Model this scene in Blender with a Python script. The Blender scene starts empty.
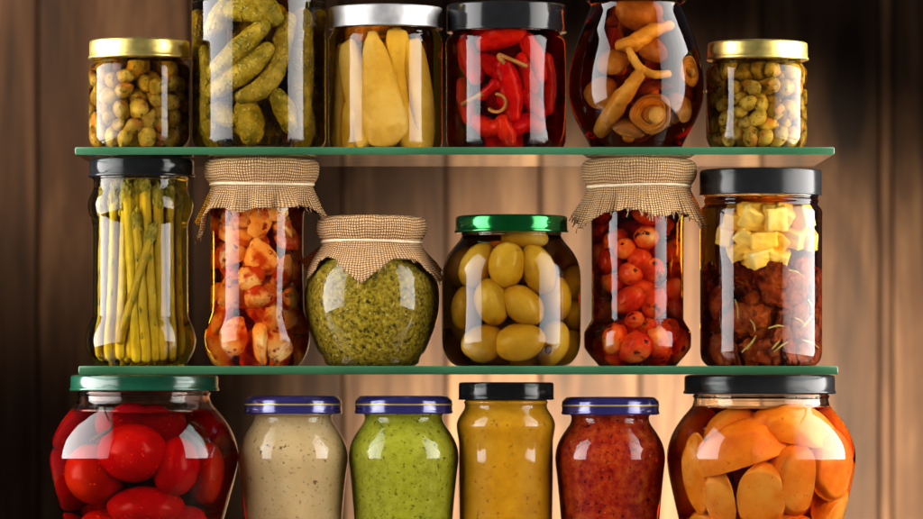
import bpy, math, random
import numpy as np
from mathutils import Vector, Matrix, Euler, noise

# ---------------------------------------------------------------- units
K = 0.00065          # metres per photo pixel at the plane of the jars (y = 0)
D = 4500.0           # camera distance, in the same pixel units
CX, HZ, TBL = 461.5, 380.0, 185.0   # image centre, horizon row, table depth below the horizon
sc = bpy.context.scene
COL = sc.collection
PI = math.pi
rnd = random.Random(7)


def W(x, y, z):
    """pixel-unit point (x right, y away, z above the horizon) -> metres, table top at z = 0"""
    return Vector((x * K, y * K, (z + TBL) * K))


def at(px, py, y):
    f = (D + y) / D
    return (px - CX) * f, y, (HZ - py) * f


# ---------------------------------------------------------------- object helpers
def obj(name, verts, faces, mats, parent=None, loc=None, uv=None, smooth=True, matidx=None, rot=None):
    me = bpy.data.meshes.new(name)
    me.from_pydata([(v[0] * K, v[1] * K, v[2] * K) for v in verts], [], faces)
    if not isinstance(mats, (list, tuple)):
        mats = [mats]
    for m in mats:
        me.materials.append(m)
    if smooth:
        me.polygons.foreach_set('use_smooth', [True] * len(me.polygons))
    if matidx:
        me.polygons.foreach_set('material_index', matidx)
    if uv:
        lay = me.uv_layers.new(name='UVMap')
        for p in me.polygons:
            for li, vi in zip(p.loop_indices, p.vertices):
                lay.data[li].uv = uv[vi]
    me.update()
    o = bpy.data.objects.new(name, me)
    COL.objects.link(o)
    if parent:
        o.parent = parent
    if loc is not None:
        o.location = loc
    if rot is not None:
        o.rotation_euler = rot
    return o


def tag(o, label=None, cat=None, group=None, kind=None):
    if label: o['label'] = label
    if cat: o['category'] = cat
    if group: o['group'] = group
    if kind: o['kind'] = kind
    return o


def empty(name, loc):
    o = bpy.data.objects.new(name, None)
    o.empty_display_size = 0.01
    COL.objects.link(o)
    o.location = loc
    return o


def dup(o, loc=None, rot=None, scale=None):
    c = o.copy()
    COL.objects.link(c)
    if loc is not None: c.location = loc
    if rot is not None: c.rotation_euler = rot
    if scale is not None: c.scale = scale
    for ch in list(o.children):
        d = ch.copy()
        COL.objects.link(d)
        d.parent = c
    return c


# ---------------------------------------------------------------- mesh helpers
class MB:
    def __init__(self):
        self.v, self.f, self.m, self.uv = [], [], [], []

    def add(self, v, f, mi=0, uv=None):
        n = len(self.v)
        self.v += [tuple(p) for p in v]
        self.f += [tuple(i + n for i in q) for q in f]
        self.m += [mi] * len(f)
        self.uv += uv if uv else [(0, 0)] * len(v)
        return self


def lathe(prof, seg=96, flip=False, mod=None):
    """prof: (r, z) from bottom to top; r = 0 makes a pole"""
    v, f, rings = [], [], []
    for r, z in prof:
        if r <= 1e-6:
            rings.append([len(v)])
            v.append((0, 0, z))
        else:
            ids = []
            for k in range(seg):
                a = 2 * PI * k / seg
                rr = r * mod(a, z) if mod else r
                ids.append(len(v))
                v.append((rr * math.cos(a), rr * math.sin(a), z))
            rings.append(ids)
    for a, b in zip(rings, rings[1:]):
        if len(a) == 1 and len(b) == 1:
            continue
        for k in range(seg):
            j = (k + 1) % seg
            if len(a) == 1:
                q = (a[0], b[j], b[k])
            elif len(b) == 1:
                q = (a[k], a[j], b[0])
            else:
                q = (a[k], a[j], b[j], b[k])
            f.append(q[::-1] if flip else q)
    return v, f


def spline(pts, n=6):
    """Catmull-Rom through 2-D or 3-D control points"""
    P = [np.array(p, float) for p in pts]
    P = [2 * P[0] - P[1]] + P + [2 * P[-1] - P[-2]]
    out = []
    for i in range(1, len(P) - 2):
        a, b, c, d = P[i - 1:i + 3]
        for k in range(n):
            t = k / n
            out.append(0.5 * ((2 * b) + (-a + c) * t + (2 * a - 5 * b + 4 * c - d) * t * t + (-a + 3 * b - 3 * c + d) * t ** 3))
    out.append(P[-2])
    return out


def tube(path, radii, seg=14, flat=1.0, wob=0, seed=0, n=6, closed=False, up=(0, 0, 1)):
    """rounded tube along control points; radii per control point; flat squashes the binormal"""
    ctrl = [tuple(p) + (r,) for p, r in zip(path, radii)]
    S = spline(ctrl, n)
    P = [Vector(s[:3]) for s in S]
    R = [max(0.02, s[3]) for s in S]
    v, f, rings = [], [], []
    T0 = (P[1] - P[0]).normalized()
    ref = Vector(up)
    if abs(T0.dot(ref)) > 0.9:
        ref = Vector((1, 0, 0)) if abs(T0.x) < .8 else Vector((0, 1, 0))
    N = (ref - T0 * ref.dot(T0)).normalized()

    def ring(c, T, N, r, k0):
        B = T.cross(N)
        ids = []
        for k in range(seg):
            a = 2 * PI * k / seg
            rr = r
            if wob:
                q = c + N * math.cos(a) * r + B * math.sin(a) * r
                rr *= 1 + wob * noise.noise(q * 0.16 + Vector((seed * 7.1, 0, 0)))
            ids.append(len(v))
            v.append(c + N * (math.cos(a) * rr) + B * (math.sin(a) * rr * flat))
        rings.append(ids)

    for i, p in enumerate(P):
        T = (P[min(i + 1, len(P) - 1)] - P[max(i - 1, 0)]).normalized()
        N = (N - T * N.dot(T)).normalized()
        if i == 0:
            v.append(p - T * R[0])
            rings.append([0])
            for h in (0.85, 0.5):
                ring(p - T * R[0] * h, T, N, R[0] * math.sqrt(1 - h * h), 0)
        ring(p, T, N, R[i], i)
    for h in (0.5, 0.85):
        ring(P[-1] + T * R[-1] * h, T, N, R[-1] * math.sqrt(1 - h * h), 0)
    rings.append([len(v)])
    v.append(P[-1] + T * R[-1])
    for a, b in zip(rings, rings[1:]):
        for k in range(seg):
            j = (k + 1) % seg
            if len(a) == 1:
                f.append((a[0], b[j], b[k]))
            elif len(b) == 1:
                f.append((a[k], a[j], b[0]))
            else:
                f.append((a[k], a[j], b[j], b[k]))
    return v, f


def blob(rx, ry, rz, amp=0.06, freq=1.6, seed=0, nu=24, nv=14, fn=None):
    v, f, rings = [], [], []
    sd = Vector((seed * 3.7, seed * 1.3, -seed * 2.1))
    for i in range(nv + 1):
        t = PI * i / nv
        if i in (0, nv):
            d = [Vector((0, 0, -math.cos(t)))]
        else:
            d = [Vector((math.sin(t) * math.cos(2 * PI * k / nu), math.sin(t) * math.sin(2 * PI * k / nu), -math.cos(t))) for k in range(nu)]
        ids = []
        for u in d:
            s = 1 + amp * noise.noise(u * freq + sd) + amp * .45 * noise.noise(u * freq * 2.7 - sd)
            p = Vector((u.x * rx, u.y * ry, u.z * rz)) * s
            if fn:
                p = fn(p, u)
            ids.append(len(v))
            v.append(p)
        rings.append(ids)
    for a, b in zip(rings, rings[1:]):
        for k in range(nu):
            j = (k + 1) % nu
            if len(a) == 1:
                f.append((a[0], b[j], b[k]))
            elif len(b) == 1:
                f.append((a[k], a[j], b[0]))
            else:
                f.append((a[k], a[j], b[j], b[k]))
    return v, f


# ---------------------------------------------------------------- materials
def new_mat(name):
    m = bpy.data.materials.new(name)
    m.use_nodes = True
    nt = m.node_tree
    return m, nt, nt.nodes['Principled BSDF']


def node(nt, t, **kw):
    n = nt.nodes.new(t)
    for k, v in kw.items():
        if k in n.inputs:
            n.inputs[k].default_value = v
        else:
            setattr(n, k, v)
    return n


def ramp(nt, stops, interp='LINEAR'):
    r = nt.nodes.new('ShaderNodeValToRGB')
    r.color_ramp.interpolation = interp
    e = r.color_ramp.elements
    while len(e) < len(stops):
        e.new(0.5)
    for el, (p, c) in zip(e, stops):
        el.position = p
        el.color = (*c, 1) if len(c) == 3 else c
    return r


def math_n(nt, op, a, b=None, c=None):
    n = nt.nodes.new('ShaderNodeMath')
    n.operation = op
    for i, x in enumerate((a, b, c)):
        if x is None: continue
        if isinstance(x, (int, float)):
            n.inputs[i].default_value = x
        else:
            nt.links.new(x, n.inputs[i])
    return n.outputs[0]


def mixc(nt, fac, a, b):
    n = nt.nodes.new('ShaderNodeMix')
    n.data_type = 'RGBA'
    for s, x in ((n.inputs[0], fac), (n.inputs[6], a), (n.inputs[7], b)):
        if isinstance(x, (int, float)):
            s.default_value = x
        elif isinstance(x, tuple):
            s.default_value = (*x, 1)
        else:
            nt.links.new(x, s)
    return n.outputs[2]


def coords(nt):
    """object coordinates shifted by a per-object random, so that copies differ"""
    tc = nt.nodes.new('ShaderNodeTexCoord')
    oi = nt.nodes.new('ShaderNodeObjectInfo')
    va = nt.nodes.new('ShaderNodeVectorMath')
    va.operation = 'ADD'
    nt.links.new(tc.outputs['Object'], va.inputs[0])
    nt.links.new(oi.outputs['Random'], va.inputs[1])
    return va.outputs[0], oi.outputs['Random']


def organic(name, stops, scale=120, rough=0.35, bump=0.0, bscale=300, spots=None, spec=0.08, vary=0.12, detail=5, sss=0.0, ssr=0.004, warts=None):
    """stops: colour ramp over noise; spots: (colour, scale, low, high) dark or pale flecks"""
    m, nt, b = new_mat(name)
    L = nt.links.new
    co, rd = coords(nt)
    n = node(nt, 'ShaderNodeTexNoise', Scale=scale, Detail=detail, Roughness=0.6)
    L(co, n.inputs['Vector'])
    s = len(stops)
    r = ramp(nt, [(0.30 + 0.42 * i / max(1, s - 1), c) for i, c in enumerate(stops)])
    L(n.outputs[0], r.inputs[0])
    c = r.outputs[0]
    if warts:
        wcol, ws, wstr = warts
        vo = node(nt, 'ShaderNodeTexVoronoi', Scale=ws)
        L(co, vo.inputs['Vector'])
        wr = ramp(nt, [(0.05, (1, 1, 1)), (0.42, (0, 0, 0))])
        L(vo.outputs['Distance'], wr.inputs[0])
        c = mixc(nt, math_n(nt, 'MULTIPLY', wr.outputs[0], wstr), c, wcol)
    for sp in (spots or []):
        col, ss, lo, hi = sp
        n2 = node(nt, 'ShaderNodeTexNoise', Scale=ss, Detail=3, Roughness=0.55)
        L(co, n2.inputs['Vector'])
        r2 = ramp(nt, [(lo, (0, 0, 0)), (hi, (1, 1, 1))])
        L(n2.outputs[0], r2.inputs[0])
        c = mixc(nt, r2.outputs[0], c, col)
    hsv = nt.nodes.new('ShaderNodeHueSaturation')
    L(c, hsv.inputs['Color'])
    L(math_n(nt, 'ADD', math_n(nt, 'MULTIPLY', rd, 2 * vary), 1 - vary), hsv.inputs['Value'])
    L(math_n(nt, 'ADD', math_n(nt, 'MULTIPLY', rd, 0.010), 0.495), hsv.inputs['Hue'])
    L(hsv.outputs[0], b.inputs['Base Color'])
    b.inputs['Roughness'].default_value = rough
    b.inputs['Specular IOR Level'].default_value = spec
    if sss:
        b.inputs['Subsurface Weight'].default_value = sss
        b.inputs['Subsurface Radius'].default_value = (1, .5, .25)
        b.inputs['Subsurface Scale'].default_value = ssr
    if bump:
        n3 = node(nt, 'ShaderNodeTexNoise', Scale=bscale, Detail=4)
        L(co, n3.inputs['Vector'])
        h = n3.outputs[0]
        if warts:
            h = math_n(nt, 'ADD', h, math_n(nt, 'MULTIPLY', wr.outputs[0], 1.5))
        bp = node(nt, 'ShaderNodeBump', Strength=bump, Distance=0.0008)
        L(h, bp.inputs['Height'])
        L(bp.outputs[0], b.inputs['Normal'])
    return m


def glass(name, t2=(0.97, 0.98, 0.97), ior=1.36, wave=0.055, coat=0.0):
    """t2: what is left of white light after 2 cm of the liquid"""
    m, nt, b = new_mat(name)
    L = nt.links.new
    b.inputs['Base Color'].default_value = (1, 1, 1, 1)
    b.inputs['Transmission Weight'].default_value = 1
    if wave > .01:
        tc0 = nt.nodes.new('ShaderNodeTexCoord')
        sm = node(nt, 'ShaderNodeTexNoise', Scale=30, Detail=5, Roughness=0.65)
        L(tc0.outputs['Object'], sm.inputs['Vector'])
        sr = ramp(nt, [(0.52, (0, 0, 0)), (0.78, (0.07, 0.07, 0.07))])
        L(sm.outputs[0], sr.inputs[0])
        L(sr.outputs[0], b.inputs['Roughness'])
    else:
        b.inputs['Roughness'].default_value = 0.0
    b.inputs['IOR'].default_value = ior
    b.inputs['Coat Weight'].default_value = coat
    b.inputs['Coat IOR'].default_value = 1.5
    b.inputs['Coat Roughness'].default_value = 0.0
    tc = nt.nodes.new('ShaderNodeTexCoord')
    n = node(nt, 'ShaderNodeTexNoise', Scale=38, Detail=1)
    L(tc.outputs['Object'], n.inputs['Vector'])
    bp = node(nt, 'ShaderNodeBump', Strength=wave, Distance=0.004)
    L(n.outputs[0], bp.inputs['Height'])
    L(bp.outputs[0], b.inputs['Normal'])
    L(bp.outputs[0], b.inputs['Coat Normal'])
    sig = [-math.log(max(1e-4, t)) / 0.02 for t in t2]
    mx = max(sig)
    va = node(nt, 'ShaderNodeVolumeAbsorption', Density=mx)
    va.inputs['Color'].default_value = (*[1 - s / mx for s in sig], 1)
    L(va.outputs[0], nt.nodes['Material Output'].inputs['Volume'])
    return m


def metal(name, col, rough=0.22, metallic=1.0, coat=0.0, brushed=0.0, bump=0.02):
    m, nt, b = new_mat(name)
    L = nt.links.new
    tc = nt.nodes.new('ShaderNodeTexCoord')
    n = node(nt, 'ShaderNodeTexNoise', Scale=160, Detail=5)
    L(tc.outputs['Object'], n.inputs['Vector'])
    r = ramp(nt, [(0.3, tuple(c * 0.86 for c in col)), (0.7, tuple(min(1, c * 1.08) for c in col))])
    L(n.outputs[0], r.inputs[0])
    L(r.outputs[0], b.inputs['Base Color'])
    L(math_n(nt, 'ADD', math_n(nt, 'MULTIPLY', n.outputs[0], rough * 0.5), rough * 0.75), b.inputs['Roughness'])
    b.inputs['Metallic'].default_value = metallic
    b.inputs['Coat Weight'].default_value = coat
    b.inputs['Coat Roughness'].default_value = 0.05
    if metallic == 0: b.inputs['Specular IOR Level'].default_value = 0.28
    n2 = node(nt, 'ShaderNodeTexNoise', Scale=45, Detail=2)
    L(tc.outputs['Object'], n2.inputs['Vector'])
    bp = node(nt, 'ShaderNodeBump', Strength=bump * 4, Distance=0.001)
    L(n2.outputs[0], bp.inputs['Height'])
    L(bp.outputs[0], b.inputs['Normal'])
    return m


def burlap_mat(name, period=2.6):
    m, nt, b = new_mat(name)
    L = nt.links.new
    tc = nt.nodes.new('ShaderNodeTexCoord')
    wn = node(nt, 'ShaderNodeTexNoise', Scale=0.035, Detail=2)
    L(tc.outputs['UV'], wn.inputs['Vector'])
    add = nt.nodes.new('ShaderNodeVectorMath'); add.operation = 'MULTIPLY_ADD'
    L(wn.outputs['Color'], add.inputs[0])
    add.inputs[1].default_value = (6, 6, 0)
    L(tc.outputs['UV'], add.inputs[2])
    sx = nt.nodes.new('ShaderNodeSeparateXYZ')
    L(add.outputs[0], sx.inputs[0])
    U = math_n(nt, 'DIVIDE', sx.outputs[0], period)
    V = math_n(nt, 'DIVIDE', sx.outputs[1], period)
    su = math_n(nt, 'ABSOLUTE', math_n(nt, 'SINE', math_n(nt, 'MULTIPLY', U, PI)))
    sv = math_n(nt, 'ABSOLUTE', math_n(nt, 'SINE', math_n(nt, 'MULTIPLY', V, PI)))
    par = math_n(nt, 'FLOORED_MODULO', math_n(nt, 'ADD', math_n(nt, 'FLOOR', U), math_n(nt, 'FLOOR', V)), 2.0)
    hi = math_n(nt, 'MULTIPLY', su, math_n(nt, 'ADD', math_n(nt, 'MULTIPLY', sv, 0.6), 0.4))
    lo = math_n(nt, 'MULTIPLY', sv, math_n(nt, 'ADD', math_n(nt, 'MULTIPLY', su, 0.6), 0.4))
    h = math_n(nt, 'ADD', math_n(nt, 'MULTIPLY', hi, par), math_n(nt, 'MULTIPLY', lo, math_n(nt, 'SUBTRACT', 1.0, par)))
    r = ramp(nt, [(0.10, (0.15, 0.068, 0.024)), (0.5, (0.52, 0.285, 0.12)), (0.95, (0.86, 0.53, 0.265))])
    L(h, r.inputs[0])
    fib = node(nt, 'ShaderNodeTexNoise', Scale=0.9, Detail=4)
    L(tc.outputs['UV'], fib.inputs['Vector'])
    big = node(nt, 'ShaderNodeTexNoise', Scale=0.12, Detail=2)
    L(tc.outputs['UV'], big.inputs['Vector'])
    hsv = nt.nodes.new('ShaderNodeHueSaturation')
    L(r.outputs[0], hsv.inputs['Color'])
    L(math_n(nt, 'ADD', math_n(nt, 'ADD', math_n(nt, 'MULTIPLY', fib.outputs[0], 0.9), math_n(nt, 'MULTIPLY', big.outputs[0], 0.35)), 0.35), hsv.inputs['Value'])
    L(hsv.outputs[0], b.inputs['Base Color'])
    b.inputs['Roughness'].default_value = 0.9
    b.inputs['Specular IOR Level'].default_value = 0.15
    bp = node(nt, 'ShaderNodeBump', Strength=1.0, Distance=0.0009)
    L(h, bp.inputs['Height'])
    L(bp.outputs[0], b.inputs['Normal'])
    return m


def simple(name, col, rough=0.5, spec=0.3, bump=0, bscale=400, vary=0.15):
    return organic(name, [tuple(c * (1 - vary) for c in col), tuple(c * (1 + vary) for c in col)], 200, rough, bump, bscale, None, spec, 0.05)


def wood(name, dark, mid, light, along='z', scale=1.0):
    m, nt, b = new_mat(name)
    L = nt.links.new
    tc = nt.nodes.new('ShaderNodeTexCoord')
    at_ = nt.nodes.new('ShaderNodeAttribute'); at_.attribute_name = 'plank'
    mp = nt.nodes.new('ShaderNodeMapping')
    st = {'z': (26, 26, 1.6), 'x': (1.6, 26, 26)}[along]
    mp.inputs['Scale'].default_value = tuple(s * scale for s in st)
    L(tc.outputs['Object'], mp.inputs[0])
    L(at_.outputs['Vector'], mp.inputs['Location'])
    n = node(nt, 'ShaderNodeTexNoise', Scale=1.0, Detail=8, Roughness=0.68, Distortion=1.1)
    L(mp.outputs[0], n.inputs['Vector'])
    mp2 = nt.nodes.new('ShaderNodeMapping')
    st2 = {'z': (16, 16, 4.2), 'x': (4.2, 16, 16)}[along]
    mp2.inputs['Scale'].default_value = tuple(q * scale for q in st2)
    L(tc.outputs['Object'], mp2.inputs[0])
    L(at_.outputs['Vector'], mp2.inputs['Location'])
    n2 = node(nt, 'ShaderNodeTexNoise', Scale=1.0, Detail=4, Roughness=0.6, Distortion=0.8)
    L(mp2.outputs[0], n2.inputs['Vector'])
    mixed = math_n(nt, 'ADD', math_n(nt, 'MULTIPLY', n.outputs[0], 0.6), math_n(nt, 'MULTIPLY', n2.outputs[0], 0.4))
    vk = node(nt, 'ShaderNodeTexVoronoi', Scale=0.55)
    L(mp2.outputs[0], vk.inputs['Vector'])
    kr = ramp(nt, [(0.06, (0.30, 0.30, 0.30)), (0.20, (0, 0, 0))])
    L(vk.outputs['Distance'], kr.inputs[0])
    mixed = math_n(nt, 'SUBTRACT', mixed, kr.outputs[0])
    r = ramp(nt, [(0.34, dark), (0.50, mid), (0.66, light)])
    L(mixed, r.inputs[0])
    hsv = nt.nodes.new('ShaderNodeHueSaturation')
    L(r.outputs[0], hsv.inputs['Color'])
    sx = nt.nodes.new('ShaderNodeSeparateXYZ')
    L(at_.outputs['Vector'], sx.inputs[0])
    L(sx.outputs[0], hsv.inputs['Value'])
    L(hsv.outputs[0], b.inputs['Base Color'])
    b.inputs['Roughness'].default_value = 0.7
    b.inputs['Specular IOR Level'].default_value = 0.25
    bp = node(nt, 'ShaderNodeBump', Strength=0.35, Distance=0.002)
    L(n.outputs[0], bp.inputs['Height'])
    L(bp.outputs[0], b.inputs['Normal'])
    return m


M = {}
M['gold'] = metal('gold_lacquered_tin', (0.90, 0.70, 0.20), 0.36)
M['silver'] = metal('white_tin', (0.50, 0.495, 0.49), 0.5, 0.8)
M['black'] = metal('black_lacquer', (0.010, 0.010, 0.011), 0.13, 0.0, 0.0)
M['black_satin'] = metal('black_satin_lacquer', (0.014, 0.014, 0.015), 0.20, 0.0, 0.0)
M['green'] = metal('green_metallic_lacquer', (0.005, 0.15, 0.03), 0.16, 0.85, 0.4)
M['deep_green'] = metal('deep_green_lacquer', (0.006, 0.07, 0.035), 0.2, 0.05, 0.3)
M['blue'] = metal('dark_blue_lacquer', (0.040, 0.034, 0.19), 0.17, 0.3, 0.7)
M['stripe'] = metal('yellow_stripe', (0.75, 0.55, 0.16), 0.3, 0.5)
M['burlap'] = burlap_mat('burlap_weave')
M['string'] = simple('cotton_string', (0.80, 0.66, 0.45), 0.85, 0.1, 0.5, 900)
M['shelf_glass'] = glass('shelf_glass', (0.62, 0.86, 0.74), 1.5, 0.004, 0.0)
m, nt, b = new_mat('ground_green_glass_edge')
co, rd = coords(nt)
n_ = node(nt, 'ShaderNodeTexNoise', Scale=14, Detail=3)
nt.links.new(co, n_.inputs['Vector'])
r_ = ramp(nt, [(0.25, (0.018, 0.085, 0.034)), (0.75, (0.050, 0.165, 0.080))])
nt.links.new(n_.outputs[0], r_.inputs[0])
nt.links.new(r_.outputs[0], b.inputs['Base Color'])
b.inputs['Roughness'].default_value = 0.28
b.inputs['Subsurface Weight'].default_value = 0.3
b.inputs['Subsurface Radius'].default_value = (0.3, 1, 0.6)
b.inputs['Subsurface Scale'].default_value = 0.004
M['shelf_edge'] = m

# ---------------------------------------------------------------- the setting: planks, table top
SH1T, SH1B, SH2T, SH2B = 228.6, 221.2, 13.7, 5.4

M['wall'] = wood('old_planks', (0.018, 0.008, 0.004), (0.076, 0.035, 0.0165), (0.20, 0.110, 0.054), 'z')
M['table'] = wood('table_planks', (0.05, 0.028, 0.016), (0.13, 0.075, 0.042), (0.24, 0.15, 0.09), 'x')


def box(mb, x0, x1, y0, y1, z0, z1, bev=0.0):
    v = [(x, y, z) for x in (x0, x1) for y in (y0, y1) for z in (z0, z1)]
    f = [(0, 1, 3, 2), (4, 6, 7, 5), (0, 4, 5, 1), (2, 3, 7, 6), (0, 2, 6, 4), (1, 5, 7, 3)]
    mb.add(v, f)


def planks(name, cuts, mk_box, mat):
    mb, tones = MB(), []
    for i, (a, c) in enumerate(zip(cuts, cuts[1:])):
        mk_box(mb, a, c, i)
        tones += [(1.25 if c - a < 40 else rnd.uniform(.70, 1.2), rnd.uniform(0, 50), rnd.uniform(0, 50))] * 6
    o = obj(name, mb.v, mb.f, mat, smooth=False)
    a = o.data.attributes.new('plank', 'FLOAT_VECTOR', 'FACE')
    a.data.foreach_set('vector', [c for t in tones for c in (t[0] + 0 * t[1], t[1], t[2])])
    bv = o.modifiers.new('bevel', 'BEVEL')
    bv.width = 0.0022; bv.segments = 2
    return o


YW = 1755.0           # wall plane, in pixel units behind the jars
fw = (D + YW) / D
seams = [-560, -400, -265, -130, 38, 190, 343, 446, 540, 640, 762, 880, 893, 1010, 1130, 1290, 1480]
cuts = [(s - CX) * fw for s in seams]


def wall_box(mb, a, c, i):
    dy = rnd.uniform(-6, 6)
    box(mb, a + 1.6, c - 1.6, YW + dy, YW + 40 + dy, -TBL - 12, 900)


wall = planks('wooden_wall', cuts, wall_box, M['wall'])
wall.location = W(0, 0, -TBL)
wall['kind'] = 'structure'
mb = MB()
box(mb, cuts[0], cuts[-1], YW + 44, YW + 60, -TBL - 12, 900)
back = obj('wall_back', mb.v, mb.f, simple('dark_gap', (0.01, 0.007, 0.005), 0.9), smooth=False)
back.location = W(0, 0, -TBL)
back['kind'] = 'structure'

tcuts = [-420, -250, -80, 90, 270, 450, 640, 830, 1000, 1180, 1360, 1550, 1740]


def table_box(mb, a, c, i):
    box(mb, -1500, 1500, a + 1, c - 1, -TBL - 30, -TBL)


table = planks('table_top', tcuts, table_box, M['table'])
table.location = W(0, 0, -TBL)
table['kind'] = 'structure'


# ---------------------------------------------------------------- glass shelves
def shelf(name, label, px0, px1, zt, zb):
    yf, yb = -85.0, 160.0
    f = (D + yf) / D
    x0, x1 = (px0 - CX) * f, (px1 - CX) * f
    mid = (x0 + x1) / 2
    h = (x1 - x0) / 2
    th = zt - zb
    root = empty(name, W(mid, 0, zb))
    tag(root, label, 'glass shelf', 'green glass shelves')
    c, e = 1.0, 3.0      # chamfer, ground edge
    # slab with its ends and the back bevelled
    sec = [(yf + 1.5, 0.0), (yf + 1.5, th), (yb - c, th), (yb, th - c), (yb, c), (yb - c, 0.0)]
    sec = [(y, z) for y, z in sec]
    mb = MB()
    xs = [(-h, -c), (-h + c, 0), (h - c, 0), (h, -c)]
    v, fa = [], []
    for x, d in xs:
        for y, z in sec:
            zz = z if d == 0 else min(max(z, c), th - c)
            v.append((x, y, zz))
    n = len(sec)
    for i in range(3):
        for k in range(n):
            j = (k + 1) % n
            fa.append((i * n + k, i * n + j, (i + 1) * n + j, (i + 1) * n + k)[::-1])
    fa.append(tuple(range(n)))
    fa.append(tuple(range(3 * n, 4 * n))[::-1])
    obj('slab', v, fa, M['shelf_glass'], root, smooth=False)
    # ground front edge: a rounded strip fused to the slab
    prof = [(yf + 1.45, th - 0.02)] + [(yf + 1.2 - 1.2 * math.sin(PI * k / 8) , th / 2 + (th / 2 - 0.02) * math.cos(PI * k / 8)) for k in range(9)] + [(yf + 1.45, 0.02)]
    v, fa = [], []
    n = len(prof)
    xx = [-h, -h + .8] + [-h + .8 + (2 * h - 1.6) * k / 20 for k in range(1, 20)] + [h - .8, h]
    for i, x in enumerate(xx):
        s = 0.7 if i in (0, len(xx) - 1) else 1.0
        for y, z in prof:
            v.append((x, yf + 1.45 + (y - yf - 1.45) * s, th / 2 + (z - th / 2) * s))
    for i in range(len(xx) - 1):
        for k in range(n):
            j = (k + 1) % n
            fa.append((i * n + k, i * n + j, (i + 1) * n + j, (i + 1) * n + k))
    fa.append(tuple(range(n))[::-1])
    fa.append(tuple(range((len(xx) - 1) * n, len(xx) * n)))
    obj('edge', v, fa, M['shelf_edge'], root)
    return root


shelf('glass_shelf', 'upper green edged glass shelf carrying capers, gherkins, chillies and mushrooms', 75, 834.5, SH1T, SH1B)
shelf('glass_shelf', 'lower green edged glass shelf carrying asparagus, pesto, olives and burlap topped jars', 78.5, 838, SH2T, SH2B)


# ---------------------------------------------------------------- jars
JARS = []


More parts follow.
